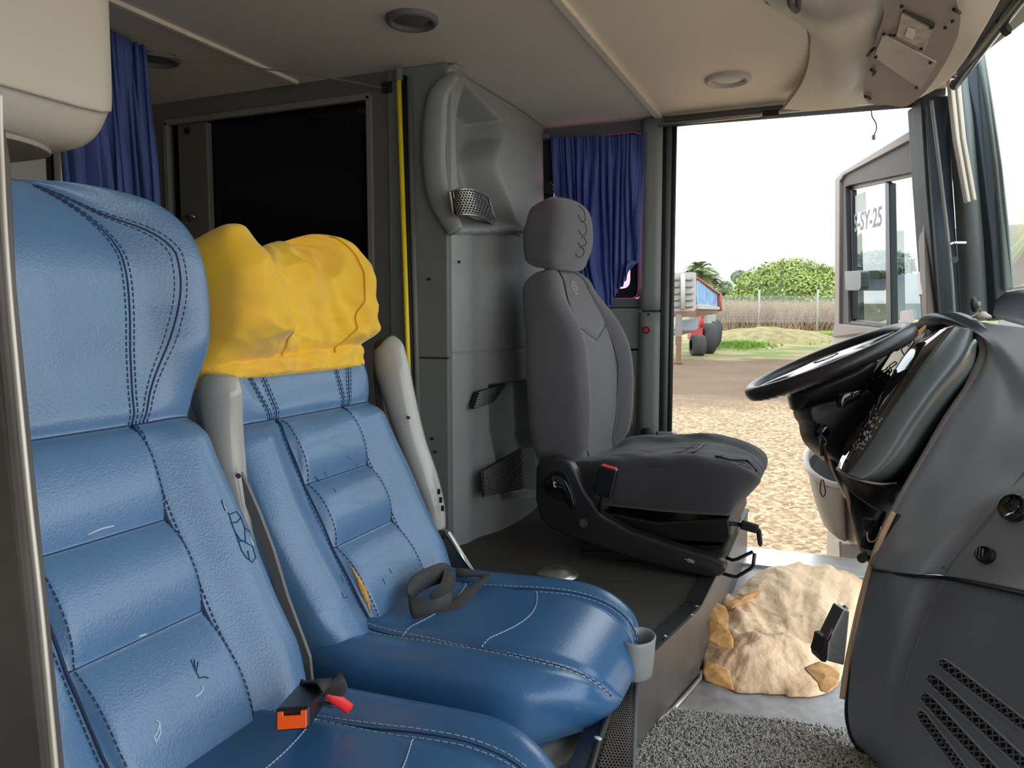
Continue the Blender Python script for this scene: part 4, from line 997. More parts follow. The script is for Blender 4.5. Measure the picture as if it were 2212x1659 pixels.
MB().tube([P(1843,862,1.84), P(1845,848,1.83), P(1858,844,1.84)], .0022, 6).build('stalk_edge', metal, scn, smooth=True)
MB().cyl(P(1776,931,1.92), P(1773,932,1.88), .019, 24).build('ignition_barrel', gloss, scn, smooth=True)
MB().tube([P(1776+9*math.cos(k*.2618), 931+11*math.sin(k*.2618), 1.885) for k in range(24)], .0014, 6, closed=True).build('key_ring', metal, None, smooth=True)
tag(bpy.data.objects['key_ring'], 'steel split ring hanging from the ignition key', 'key ring')
kf = thing('key_fob', 'small red and brown key fob hanging under the ignition', 'key fob', P(1782,985,1.87))
MB().tube([P(1778+7*math.cos(k*.2618), 955+9*math.sin(k*.2618), 1.88) for k in range(24)], .0012, 6, closed=True).build('ring', metal, kf, smooth=True)
MB().tube([P(1778,962,1.88), P(1782,980,1.87), P(1787,1000,1.87)], .007, 8, flat=.5).build('fob', mat('fob_red', (120,44,40), .5), kf, smooth=True)
MB().tube([P(1774,962,1.88), P(1776,985,1.87)], .004, 6).build('strap', black, kf, smooth=True)
MB().tube(smooth([P(1774,1035,1.85), P(1772,1060,1.85), P(1778,1073,1.85), P(1783,1062,1.85), P(1778,1036,1.85)], 24), .0014, 5).build('cord_loop', black, kf, smooth=True)
# ---------------------------------------------------------------- dashboard
dsh = thing('dashboard', 'big dark grey dashboard with glossy instrument pod and side vents', 'dashboard', P(1950,1600,1.35))
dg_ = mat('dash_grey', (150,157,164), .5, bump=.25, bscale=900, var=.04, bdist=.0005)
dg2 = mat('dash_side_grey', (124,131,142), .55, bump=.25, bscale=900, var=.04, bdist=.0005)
def SP(rows, d=None): return [[P(*p) for p in r] for r in rows]
# main hood/side shell : rows follow the binnacle opening edge outwards to the right
H = [
 [(1976,704,1.98),(1996,682,1.96),(2030,677,1.94),(2090,690,1.88),(2150,700,1.75),(2212,708,1.60),(2300,720,1.42)],
 [(2072,692,1.90),(2094,704,1.84),(2120,728,1.76),(2156,756,1.66),(2200,790,1.52),(2260,820,1.40),(2340,860,1.28)],
 [(2127,746,1.76),(2134,760,1.72),(2148,790,1.66),(2172,830,1.57),(2205,870,1.46),(2260,900,1.36),(2340,940,1.22)],
 [(2100,826,1.70),(2110,838,1.66),(2130,866,1.59),(2150,905,1.50),(2195,945,1.40),(2250,980,1.30),(2330,1020,1.18)],
 [(2046,905,1.66),(2054,920,1.62),(2075,955,1.55),(2110,985,1.46),(2160,1015,1.38),(2215,1030,1.30),(2320,1080,1.16)],
 [(1998,985,1.62),(2006,1000,1.58),(2025,1030,1.52),(2060,1060,1.44),(2105,1085,1.37),(2165,1080,1.31),(2300,1150,1.15)],
 [(1950,1065,1.58),(1958,1080,1.55),(1975,1110,1.50),(2005,1135,1.43),(2045,1150,1.38),(2110,1150,1.33),(2280,1215,1.14)],
 [(1912,1140,1.55),(1920,1150,1.53),(1935,1175,1.48),(1960,1195,1.43),(2000,1205,1.39),(2075,1200,1.34),(2250,1260,1.14)],
 [(1884,1222,1.52),(1892,1228,1.50),(1910,1232,1.47),(1940,1237,1.43),(1985,1241,1.39),(2040,1243,1.36),(2240,1280,1.13)]]
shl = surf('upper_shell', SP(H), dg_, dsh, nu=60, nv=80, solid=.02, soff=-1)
# hood lip around the binnacle
lip_ = smooth([P(x, y, d) for x, y, d in ((1974,708,1.97),(1992,686,1.95),(2030,680,1.93),(2075,690,1.88),(2108,712,1.80),(2127,742,1.745),(2128,765,1.72),(2112,800,1.69),(2094,832,1.675),(2046,905,1.65),(1998,985,1.61),(1950,1065,1.57),(1912,1140,1.54),(1884,1222,1.51))], 80)
lip = [shl.data.vertices[j*60].co.copy() for j in range(80)]
MB().tube(lip, [lin3([V((x,0,0)) for x in (.009,.010,.011,.012,.012,.010,.009,.008,.007,.006,.005,.004,.004)], i/79).x for i in range(80)], 12, side=tuple(FW)).build('hood_lip', mat('lip_dusty', (128,120,118), .5, var=.1, vscale=20), dsh, smooth=True)
# dark cavity behind the pod
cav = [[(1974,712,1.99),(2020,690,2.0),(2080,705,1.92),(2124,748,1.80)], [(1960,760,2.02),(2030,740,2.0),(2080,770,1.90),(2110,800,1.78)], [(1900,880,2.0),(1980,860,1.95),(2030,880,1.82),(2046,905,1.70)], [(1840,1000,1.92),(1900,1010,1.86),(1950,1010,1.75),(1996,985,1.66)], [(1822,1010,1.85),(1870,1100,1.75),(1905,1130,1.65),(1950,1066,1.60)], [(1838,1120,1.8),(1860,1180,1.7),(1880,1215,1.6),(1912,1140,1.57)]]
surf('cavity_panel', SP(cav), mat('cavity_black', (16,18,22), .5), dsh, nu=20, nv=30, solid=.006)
# instrument pod : glossy strip + rounded body
strip_o = [(2006,722),(1960,760),(1920,820),(1880,885),(1845,945),(1818,985),(1808,1010)]
strip_i = [(2062,702),(2010,768),(1958,840),(1912,905),(1876,962),(1846,1004),(1828,1024)]
pod_m = [(2100,712),(2080,772),(2020,850),(1970,925),(1935,980),(1900,1020),(1868,1036)]
pod_o = [(2122,745),(2112,800),(2062,870),(2012,950),(1975,1010),(1948,1036),(1920,1046)]
podD = [1.85,1.80,1.76,1.73,1.71,1.70,1.70]
def rowsof(pl, dd_): return [P(x, y, d+dd_) for (x, y), d in zip(pl, podD)]
gl_ = mat('gloss_trim', (30,28,28), .04, coat=.9, spec=.8, var=.1)
surf('gloss_strip', [rowsof(strip_o, .05), rowsof([((a+c)/2-1, (b+d)/2-2) for (a,b),(c,d) in zip(strip_o, strip_i)], .004), rowsof(strip_i, -.02)], gl_, dsh, nu=60, nv=16, solid=.008)
pod = surf('instrument_pod', [rowsof(strip_i, -.021), rowsof([((a+c)/2, (b+d)/2) for (a,b),(c,d) in zip(strip_i, pod_m)], -.055), rowsof(pod_m, -.06), rowsof([((a+c)/2, (b+d)/2) for (a,b),(c,d) in zip(pod_m, pod_o)], -.02), rowsof(pod_o, .05)], mat('pod_grey', (98,106,108), .3, bump=.1, bscale=600, var=.04), dsh, nu=60, nv=40, solid=.01)
MB().tube(smooth([p-FW*.001 for p in rowsof(strip_i, -.022)], 60), .0012, 5).build('pod_seam', black, dsh, smooth=True)
MB().tube(smooth([P(x, y, d) for x, y, d in ((1808,1012,1.74),(1828,1026,1.68),(1868,1040,1.64),(1905,1046,1.65),(1935,1044,1.70))], 30), .003, 6).build('pod_edge', mat('edge_light', (150,140,130), .3), dsh, smooth=True)
# peeled lacquer marks on the strip
pe = mat('peeled_lacquer', (170,168,164), .4)
rn = random.Random(11)
def stp(a_, b_):
    o_ = rowsof(strip_o, .05); i_ = rowsof(strip_i, -.02); m_ = rowsof([((a+c)/2-1, (b+d)/2-2) for (a,b),(c,d) in zip(strip_o, strip_i)], .004)
    return crom([crom(o_, a_), crom(m_, a_), crom(i_, a_)], b_)-FW*.0015
mb = MB()
for k in range(60):
    a_ = rn.gauss(.62, .07); b_ = rn.uniform(.25, .8); 
    for _ in range(2):
        g = rn.choice([0, 2.09, 4.19])+rn.uniform(-.2,.2); p0 = stp(a_, b_); a_ += .010*math.cos(g); b_ += .05*math.sin(g); mb.tube([p0, stp(max(0,min(1,a_)), max(0.02,min(.98,b_)))], .0009, 4)
o = mb.build('peeling', pe, dsh); o['kind'] = 'stuff'
# switch panel between wheel and strip
swp = [[(1990,706,1.97),(2006,712,1.93)], [(1930,800,1.97),(1965,790,1.92)], [(1880,880,1.95),(1915,868,1.90)], [(1838,940,1.93),(1866,930,1.87)]]
surf('switch_panel', SP(swp), mat('switch_panel', (84,78,78), .35, var=.1), dsh, nu=6, nv=20, solid=.01, sm=False)
prism('tray_divider', [P(x, y, 1.955) for x, y in ((1874,806),(1933,744),(1936,750),(1904,800),(1930,815),(1926,822),(1880,900),(1860,920),(1862,880))], FW*.06, mat('tray_black', (24,24,27), .3), dsh, bevel=.003)
prism('tray_edge', [P(x, y, 1.945) for x, y in ((1872,812),(1934,743),(1937,746),(1876,818))], FW*.01, cream, dsh, bevel=.001)
for (x, y, w_, h_) in ((1960,748,20,34),(1928,788,12,12),(1916,806,14,18),(1900,842,16,12)):
    MB().tube(rpoly([P(x+w_*.5, y-h_*.6, 1.90), P(x+w_*.8, y-h_*.3, 1.90), P(x-w_*.3, y+h_*.6, 1.90), P(x-w_*.7, y+h_*.2, 1.90)], .004), .0016, 5, closed=True).build('switch', black, dsh, smooth=True)
mb = MB()
for k in range(24):
    a_, b_ = rn.gauss(1915, 8), rn.gauss(812, 8); mb.tube([P(a_, b_, 1.90), P(a_+rn.uniform(-8,8), b_+rn.uniform(-8,8), 1.895)], .002, 5)
mb.build('wire_tangle', black, dsh)['kind'] = 'stuff'
prism('note_card', [P(x, y, 1.93) for x, y in ((1958,735),(1982,715),(2000,702),(2002,706),(1990,722),(1972,736),(1966,748),(1962,750))], FW*.004, mat('card_orange', (210,160,96), .7), dsh, bevel=.001)
for k in range(4): MB().tube(smooth([P(1870+k*6, 905-k*6, 1.90), P(1885+k*4, 880-k*3, 1.895), P(1896+k*2, 862+k, 1.90)], 10), .0022, 6).build('cable', greyd, dsh, smooth=True)
MB().tube(smooth([P(1824,1046,1.79), P(1838,1100,1.80), P(1850,1150,1.79), P(1864,1200,1.77)], 20), .005, 8).build('knee_edge', mat('board_edge', (214,184,150), .6), dsh, smooth=True)
# column cover lower dark (between door pocket and shell)
und = [[(1806,1012,1.80),(1870,1044,1.72),(1935,1046,1.66),(1962,1056,1.6)], [(1824,1050,1.82),(1870,1090,1.75),(1910,1100,1.66),(1945,1085,1.58)], [(1838,1110,1.82),(1866,1140,1.75),(1890,1150,1.66),(1918,1135,1.56)], [(1856,1190,1.80),(1868,1195,1.74),(1880,1200,1.64),(1892,1200,1.55)]]
surf('knee_panel', SP(und), mat('knee_black', (20,21,25), .4), dsh, nu=16, nv=20, solid=.006)
MB().tube([P(1806,1012,1.79), P(1826,1046,1.78), P(1845,1068,1.72), P(1880,1092,1.68), P(1906,1108,1.62)], .0016, 5).build('panel_edge', greyd, dsh, smooth=True)
prism('relay_block', [P(x, y, 1.60) for x, y in ((1908,1102),(1916,1108),(1885,1190),(1866,1186),(1872,1160))], FW*.02, black, dsh, bevel=.002)
MB().box(P(1880,1133,1.62), .022, .02, .028, (RT, FW, UP)).build('connector', blackp, dsh, bevel=.003)
MB().tube(smooth([P(1873,1150,1.60), P(1876,1168,1.59), P(1890,1168,1.58), P(1900,1150,1.58), P(1903,1138,1.59)], 24), .0018, 6).build('wire', alu, dsh, smooth=True)
MB().cyl(P(1864,1200,1.64), P(1862,1206,1.58), .010, 14).build('knob', black, dsh)
MB().tube(smooth([P(1857,1205,1.60), P(1864,1214,1.59), P(1872,1206,1.59)], 10), .0012, 5).build('wire', alu, dsh, smooth=True)
# lower shell
Lr = [
 [(1888,1228,1.515),(1930,1236,1.44),(1985,1242,1.40),(2040,1246,1.37),(2120,1260,1.26),(2215,1282,1.14),(2300,1300,1.05)],
 [(1866,1300,1.50),(1905,1300,1.44),(1955,1305,1.39),(2010,1310,1.36),(2100,1330,1.24),(2210,1350,1.12),(2300,1370,1.03)],
 [(1846,1380,1.49),(1882,1380,1.44),(1930,1385,1.38),(1980,1390,1.34),(2080,1400,1.22),(2200,1430,1.10),(2300,1450,1.01)],
 [(1836,1460,1.48),(1870,1460,1.43),(1912,1465,1.37),(1955,1470,1.33),(2060,1490,1.20),(2190,1520,1.08),(2300,1540,.99)],
 [(1832,1540,1.47),(1862,1545,1.43),(1900,1555,1.37),(1935,1570,1.32),(2040,1590,1.18),(2180,1620,1.05),(2300,1640,.97)],
 [(1846,1600,1.46),(1872,1615,1.42),(1902,1635,1.37),(1930,1650,1.31),(2020,1680,1.17),(2160,1700,1.04),(2300,1720,.96)],
 [(1890,1645,1.43),(1905,1665,1.40),(1925,1690,1.35),(1950,1720,1.30),(2020,1750,1.17),(2160,1780,1.04),(2300,1800,.95)]]
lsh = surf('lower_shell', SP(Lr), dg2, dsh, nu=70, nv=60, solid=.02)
# crease between front edge band and the side face
MB().tube(smooth([hit(lsh, x, y, -.002) for x, y in ((2040,1250),(2010,1310),(1980,1390),(1955,1470),(1935,1570),(1930,1650))], 40), .003, 8).build('crease', dg2, dsh, smooth=True)
MB().tube(smooth([P(x, y, d) for x, y, d in ((1886,1230,1.51),(1940,1240,1.43),(1990,1245,1.39),(2040,1248,1.365),(2120,1264,1.25),(2215,1285,1.13),(2300,1300,1.04))], 50), .0032, 6).build('seam_line', black, dsh, smooth=True)
# pale wooden edge strip on the left
es = [(1932,1108,1.54),(1905,1165,1.535),(1880,1235,1.53),(1862,1300,1.52),(1846,1370,1.51),(1832,1440,1.50),(1822,1510,1.49)]
MB().tube(smooth([P(*p) for p in es], 60), .0095, 10, flat=.6).build('edge_board', mat('board_edge', (214,184,150), .6), dsh, smooth=True)
MB().tube(smooth([P(x+9, y+3, d-.005) for x, y, d in es]+[P(1832,1560,1.48), P(1848,1606,1.46), P(1890,1650,1.43), P(1925,1690,1.37)], 80), .005, 8).build('rubber_edge', black, dsh, smooth=True)
# side face panel with sockets (upper right)
sf = None and [[(2212+60,980,1.20),(2240,1010,1.235),(2044,1238,1.352)], [(2320,1060,1.12),(2270,1120,1.17),(2130,1252,1.24)], [(2380,1200,1.05),(2320,1240,1.08),(2240,1284,1.12)]]
MB().tube(smooth([hit(shl, x, y, -.001) for x, y in ((2260,965),(2212,1022),(2150,1100),(2090,1175),(2045,1236))], 40), .0028, 8).build('panel_ridge', mat('ridge_light', (120,124,128), .4), dsh, smooth=True)
def disc(nm, px, py, d, r, ry, m, h=.008, **k):
    c = hit(shl, px, py, 0); n_ = (hit(shl, px, py, 1)-c).normalized(); x = (RT-n_*RT.dot(n_)).normalized(); y = x.cross(n_); y = y if y.z > 0 else -y
    ns = 32; vs = []
    for (f, hh) in ((1,0),(1,h*.6),(.86,h),(.8,h*.7),(.3,h*.6)):
        for k_ in range(ns): g = 2*math.pi*k_/ns; vs.append(c+x*(r*f*math.cos(g))+y*(ry*f*math.sin(g))+n_*hh)
    return mk(nm, vs, gridf(ns, 5, True)+[tuple(4*ns+i for i in range(ns))], m, dsh, **k)
disc('socket_ring', 2196, 1100, 1.19, .024, .031, gloss, .014)
disc('socket_flap', 2204, 1092, 1.17, .016, .022, black, .008)
disc('lighter_socket', 2132, 1201, 1.265, .0145, .022, black, .010)
for k in (-1, 0, 1): MB().tube([hit(shl, 2130+k*7, 1190+abs(k)*3, .012), hit(shl, 2128+k*7, 1212-abs(k)*2, .012)], .0012, 5).build('socket_rib', greyd, dsh, smooth=True)
MB().cyl(hit(shl,2041,1227,0), hit(shl,2041,1227,.006), .0018).build('clip', metal, dsh)
# slanted vents
vn = [[(2026,1430),(2042,1424),(2212,1552),(2212,1576),(2200,1570)], [(2002,1462),(2016,1458),(2150,1575),(2212,1634),(2212,1659),(2195,1650)], [(1990,1500),(2002,1496),(2070,1560),(2172,1672),(2150,1672),(2010,1530)], [(1984,1536),(1992,1545),(2040,1600),(2092,1672),(2066,1672),(2000,1570)]]
for k, pl in enumerate(vn):
    a0, a1 = [((2028,1426),(2240,1588)),((2004,1458),(2225,1662)),((1992,1498),(2170,1692)),((1984,1536),(2100,1690))][k]
    wd_ = [11,12,12,11][k]
    ang = math.atan2(a1[1]-a0[1], a1[0]-a0[0]); nx, ny = -math.sin(ang), math.cos(ang)
    def vp_(u, v, e=0, k=k, a0=a0, a1=a1, w=wd_, nx=nx, ny=ny):
        tt = u; ww = w*min(1, (u*14)**.5+.15); x = a0[0]+(a1[0]-a0[0])*tt+nx*(v-.5)*2*ww; y = a0[1]+(a1[1]-a0[1])*tt+ny*(v-.5)*2*ww
        return hit(lsh, x, y, -e)
    mk('vent_slot', [vp_(i/24, j/2, -.0006) for j in range(3) for i in range(25)], gridf(25,3), mat('slot_black', (6,7,12), .7), dsh)
    mbm = MB(); nn = 15
    for i in range(nn):
        for sg in (-1, 1):
            u0, u1 = i/nn+.02, min(.99, (i+1)/nn+.02); mbm.tube([vp_(u0, .08 if sg > 0 else .92, -.002), vp_((u0+u1)/2, .5, -.003), vp_(u1, .92 if sg > 0 else .08, -.002)], .0013, 4)
    mbm.build('vent_mesh', mat('mesh_grey', (96,98,100), .4), dsh)
    MB().tube([vp_(0,.5,0)]+[vp_(i/20+.03, 0, 0) for i in range(20)], .0022, 6).build('vent_lip', dg_, dsh, smooth=True)
    MB().tube([vp_(0,.5,0)]+[vp_(i/20+.03, 1, 0) for i in range(20)], .0022, 6).build('vent_lip', dg_, dsh, smooth=True)
# flip-out metal bracket on the dash edge
mbk = thing('folding_bracket', 'small aluminium box bracket with black rubber end on the dash edge', 'bracket', P(1800,1430,1.52))
q = [P(1793,1386,1.50), P(1826,1318,1.53), P(1834,1320,1.53), P(1828,1380,1.50), P(1826,1436,1.49), P(1784,1428,1.48), P(1788,1388,1.50)]
prism('box_body', [P(x, y, 1.50) for x, y in ((1788,1388),(1823,1316),(1836,1320),(1830,1390),(1824,1438),(1786,1428))], FW*.05, alu, mbk, bevel=.003)
prism('rubber_end', [P(x, y, 1.495) for x, y in ((1780,1380),(1792,1378),(1786,1432),(1774,1430),(1771,1415),(1776,1400))], FW*.05, black, mbk, bevel=.003)
MB().tube([P(1783,1382,1.50), P(1826,1312,1.54)], .007, 10).build('roller_bar', mat('bar_brown', (110,92,96), .25, .6), mbk, smooth=True)
for x, y in ((1804,1393),(1806,1415)):
    MB().cyl(P(x, y, 1.50), P(x, y, 1.494), .003).build('rivet', metal, mbk)
# phone holder with suction cup
ph_ = thing('phone_holder', 'black suction cup phone holder standing on the dashboard top', 'phone holder', P(2120,683,1.80))
c = P(2121,680,1.80); n = 28
def ringz(c, r, z): return [c+V((r*math.cos(2*math.pi*k/n), r*math.sin(2*math.pi*k/n), z)) for k in range(n)]
loft('suction_base', [ringz(c,.020,-.008), ringz(c,.0195,-.002), ringz(c,.012,.003), ringz(c,.007,.008)], mat('holder_pale', (170,166,150), .35), ph_)
MB().tube([c+V((-.002,0,.004)), P(2116,664,1.79), P(2112,655,1.78)], .0028, 8).build('arm', metal, ph_, smooth=True)
cc = P(2107,657,1.785); axd = (RT*.75-FW*.6+UP*.1).normalized(); xx = axd.cross(UP).normalized(); yy = xx.cross(axd)
def ringd(o_, r, f=1): return [o_+xx*(r*math.cos(2*math.pi*k/n))+yy*(r*f*math.sin(2*math.pi*k/n)) for k in range(n)]
loft('magnet_disc', [ringd(cc-axd*.008,.0165), ringd(cc-axd*.006,.0178), ringd(cc,.0178), ringd(cc+axd*.002,.014), ringd(cc+axd*.005,.007)], black, ph_)
MB().cyl(cc+axd*.004, cc+axd*.010, .005).build('ball_joint', mat('holder_pale2', (200,196,180), .35), ph_)
# ---------------------------------------------------------------- A pillar & windshield
def bar(nm, pts, wpx, dth, m, kind='structure', label=None, parent=None, bevel=.006):
    """vertical member: centre line pixels+depth, width in pixels, real depth thickness"""
    pl = [P(x-w_/2, y, d) for (x, y, d), w_ in zip(pts, wpx)]+[P(x+w_/2, y, d) for (x, y, d), w_ in reversed(list(zip(pts, wpx)))]
    o = prism(nm, pl, FW*dth, m, parent, bevel=bevel)
    if kind: o['kind'] = kind
    if label: o['label'] = label
    return o
navy = mat('pillar_rubber', (44,54,66), .5, var=.08)
bar('trim_30', [(1990,226,2.31),(2000,400,2.29),(2012,560,2.28),(2022,700,2.27)], [26,24,24,26], .05, navy, label='dark rubber edge of the door opening at the front')
bar('trim_31', [(2022,205,2.27),(2031,400,2.25),(2043,560,2.24),(2053,700,2.23)], [64,58,54,50], .06, navy, label='dark blue inner face of the front pillar')
MB().tube([P(2000,232,2.26), P(2010,400,2.24), P(2022,560,2.23), P(2032,700,2.22)], .0028, 6).build('trim_32', greyd, smooth=True)['kind']='structure'
bpy.data.objects['trim_32']['label'] = 'thin pale seam line on the front pillar rubber'
MB().tube(smooth([P(2012,218,2.22), P(2026,330,2.21), P(2044,480,2.20), P(2056,600,2.20), P(2062,700,2.20)], 30), .005, 8).build('trim_33', grey, smooth=True)['kind']='structure'
bpy.data.objects['trim_33']['label'] = 'pale rounded ridge running down the front pillar'
pgm = mat('pillar_panel', (118,126,128), .5, bump=.15, bscale=800, bdist=.0005)
rows = []
for y, xl, xr in ((165,2046,2092),(260,2050,2108),(350,2055,2120),(450,2062,2133),(560,2068,2144),(640,2072,2152),(690,2074,2156)):
    rows.append([P(xl, y, 2.25), P(xl+(xr-xl)*.3, y, 2.20), P(xl+(xr-xl)*.7, y, 2.18), P(xr, y, 2.20)])
o = surf('trim_34', rows, pgm, None, nu=20, nv=30, solid=.05, soff=-1); S_(o, 'smooth grey panel of the front pillar')
bar('trim_35', [(2098,130,2.20),(2124,250,2.18),(2140,380,2.16),(2155,520,2.15),(2166,690,2.14)], [34,32,30,28,24], .06, navy, label='dark windscreen side of the front pillar')
bar('trim_36', [(2122,110,2.19),(2142,230,2.17),(2160,360,2.15),(2172,480,2.14),(2182,626,2.13)], [14,14,16,18,20], .05, mat('pillar_outer', (120,130,126), .5), label='grey outermost edge of the front pillar beside the windscreen')
for k, (xa, xb) in enumerate(((2056,2094),(2070,2107))):
    o = bar('trim_%d' % (37+k), [(xa,168+k*-2,2.165),((xa+xb)/2-5,300,2.15),(xb,436-k*4,2.14)], [10,9,8], .02, strip, bevel=.003, label=('left','right')[k]+' of two short white slide rails on the front pillar')
S_(prism('trim_39', [P(x, y, 2.165) for x, y in ((2061,521),(2089,521),(2089,527),(2061,527))], FW*.02, metal, bevel=.002), 'small steel hinge tab on the front pillar')
S_(MB().cyl(P(2063,561,2.16), P(2063,561,2.14), .009).build('trim_40', greyd), 'small round clip on the front pillar')
# roof rail running up to the right along the windscreen
gb = thing('sun_blind_rail', 'black roller blind rail running along the top of the windscreen', 'rail', P(2100,100,2.1))
MB().tube([P(2062,186,2.10), onZ(2118,112,.63), onZ(2206,-2,.63), onZ(2290,-110,.63)], .011, 12).build('rail', mat('rail_black', (38,38,40), .25, .3), gb, smooth=True)
MB().tube([P(2060,188,2.13), P(2066,176,2.12)], .013, 12).build('rail_end', black, gb, smooth=True)
prism('mount_bracket', [P(x, y, 1.62) for x, y in ((2160,36),(2172,34),(2188,62),(2186,72),(2176,66))], FW*.02, black, gb, bevel=.002)
o = prism('trim_41', [onZ(x, y, .675) for x, y in ((2046,160),(2092,150),(2180,40),(2300,-110),(2250,-110),(2130,36))], V((0,0,.02)), navy, bevel=.004); S_(o, 'dark header channel above the windscreen')
o = prism('trim_42', [onZ(x, y, .665) for x, y in ((2092,136),(2124,118),(2212,50),(2300,-10),(2300,-120),(2196,0))], V((0,0,.03)), mat('header_grey', (150,150,142), .5), bevel=.004); S_(o, 'grey header board above the windscreen glass')
ws = thing('window_3', 'large windscreen at the right edge of the photo', 'window', P(2200,500,2.3)); ws['kind'] = 'structure'
gls = glass('windscreen_glass', (255,255,255), .01, tint=(.93,.97,.96))
q = [P(2128,100,2.25), P(2430,-120,1.7), P(2520,680,1.6), P(2184,626,2.2)]
mk('pane', q, [(0,1,2,3)], gls, ws, solid=.005)
MB().tube([P(2186,623,2.18), P(2300,605,2.0), P(2520,560,1.7)], .004, 6).build('glass_edge', strip, ws, smooth=True)
# black cowl right of phone holder
cw = [[(2150,650,2.12),(2170,632,2.10),(2212,625,2.0),(2300,612,1.85),(2460,600,1.6)], [(2145,680,2.05),(2170,690,1.95),(2212,700,1.8),(2300,720,1.6),(2460,740,1.4)]]
o = surf('trim_43', SP(cw), mat('cowl_black', (40,46,56), .5), None, nu=20, nv=8, solid=.01, sm=False); S_(o, 'dark cowl at the foot of the windscreen')
# ---------------------------------------------------------------- overhead console (top right)
oc = thing('overhead_console', 'moulded tan overhead console with riveted cover plates above the windscreen', 'console', P(1900,150,2.0))
tanm = mat('console_tan', (214,206,190), .5, bump=.1, bscale=500, bdist=.0004, var=.04, vscale=2)
cr_ = [
 [(1650,-30,1.62),(1700,-40,1.60),(1800,-60,1.55),(1900,-80,1.50),(2000,-90,1.46),(2110,-100,1.44),(2190,-60,1.44)],
 [(1655,8,1.66),(1715,28,1.65),(1780,45,1.60),(1870,20,1.52),(1990,-20,1.48),(2100,-20,1.46),(2160,0,1.47)],
 [(1740,60,1.84),(1770,90,1.86),(1820,110,1.78),(1880,90,1.66),(1960,60,1.60),(2070,60,1.56),(2118,75,1.58)],
 [(1748,110,1.98),(1780,140,2.00),(1830,165,1.92),(1865,165,1.80),(1930,140,1.74),(2020,120,1.70),(2080,135,1.72)],
 [(1735,170,2.14),(1780,190,2.14),(1820,205,2.06),(1850,200,1.96),(1900,190,1.88),(1980,185,1.86),(2040,180,1.86)],
 [(1690,236,2.38),(1770,238,2.34),(1830,232,2.24),(1870,224,2.14),(1920,220,2.04),(1955,224,1.98),(1990,210,1.98)]]
oco = surf('console_shell', SP(cr_), tanm, oc, nu=70, nv=60, solid=.02)
MB().tube(smooth([P(x, y, d) for x, y, d in ((1655,5,1.65),(1700,28,1.72),(1738,46,1.80),(1748,90,1.93),(1744,140,2.06),(1724,190,2.2),(1688,238,2.36))], 40), .0028, 6).build('shell_seam', mat('seam_tan', (140,124,108), .7), oc, smooth=True)
S_(box('trim_44', onY(1665,245,YW-.05), .05, .02, .02, black, bevel=.003), 'black clip under the headliner above the door')
plm = mat('console_plate', (150,140,130), .5, .25, var=.06, vscale=14)
pl1 = [(1905,-40),(2040,-40),(2072,10),(2074,50),(2060,95),(2020,165),(1985,205),(1955,224),(1925,222),(1876,215),(1864,190),(1870,160),(1880,120),(1895,70),(1910,20)]
pln = None
def dpl_(x, y): return 1.53+ (y+40)*.00175+(1990-x)*.00035-.02
_a, _b, _c = hit(oco, 2050, 20), hit(oco, 1900, 60), hit(oco, 1955, 205)
pln = (_b-_a).cross(_c-_a).normalized()
if pln.dot(_a) > 0: pln = -pln
_o = max([hit(oco, x, y) for x, y in pl1 if y > -5]+[hit(oco, x_, y_) for x_ in range(1880, 2060, 20) for y_ in range(5, 215, 15) if pin(pl1, x_, y_) > 0], key=lambda p: p.dot(pln))
def plq(x, y, off): return onPl(x, y, _o+pln*(off-.004), pln)
prism('mounting_plate', smooth([plq(x, y, 0) for x, y in pl1], 80, True), pln*.008, plm, oc, bevel=.001)
prism('cover_plate', rpoly([plq(x, y, .008) for x, y in ((1908,70),(2024,132),(1988,190),(1888,120))], .006), pln*.004, plate, oc, bevel=.001)
prism('circuit_plate', rpoly([plq(x, y, .008) for x, y in ((1948,24),(2014,60),(1998,106),(1936,74))], .006), pln*.004, mat('circuit', (176,166,148), .4, .2, var=.25, vscale=60), oc, bevel=.001)
prism('slot', [plq(x, y, .010) for x, y in ((1950,22),(1954,20),(2020,50),(2018,58))], pln*.004, black, oc, bevel=.001)
prism('sticker', [plq(x, y, .013) for x, y in ((1961,58),(1978,64),(1972,86),(1954,78))], pln*.001, cream, oc, bevel=.0005)
for x, y in ((1909,72),(2010,134),(1892,122),(1980,188),(1932,75),(2012,58),(1990,104),(1948,12),(2058,44),(2042,58),(1924,74)):
    c = plq(x, y, .012); MB().cyl(c, c+pln*.004, .0035).build('screw', black, oc)
MB().box(P(1940,218,1.93), .012, .012, .012, (RT, FW, UP)).build('clip', black, oc)
for pts in (((2060,20),(2068,24),(2074,28)), ((1882,150),(1890,156),(1886,162)), ((1868,208),(1876,210),(1880,214)), ((1874,120),(1884,108),(1890,104))):
    MB().tube([plq(x, y, .014) for x, y in pts], .0035, 6).build('wire_end', black, oc, smooth=True)
MB().tube(smooth([P(1776,-10,1.58), P(1779,15,1.60), P(1772,38,1.64)], 10), .002, 5).build('panel_gap', black, oc, smooth=True)
MB().tube(smooth([P(1706,-10,1.56), P(1708,10,1.58), P(1722,24,1.62), P(1724,-5,1.58)], 14), .006, 6).build('grip_recess', mat('recess_dark', (84,80,84), .6), oc, smooth=True)
hc = tag(MB().tube(smooth([P(1882,236,2.30), P(1884,252,2.30), P(1892,266,2.30), P(1893,280,2.30), P(1887,294,2.30)], 30), .0018, 6).build('loose_cable', mat('cable_dark', (70,66,60), .5), smooth=True), 'thin loose cable dangling from the console in front of the sky', 'cable')
MB().box(P(1887,297,2.30), .008, .006, .014, (RT, FW, UP)).build('cable_plug', mat('plug_brown', (130,108,80), .5), hc)
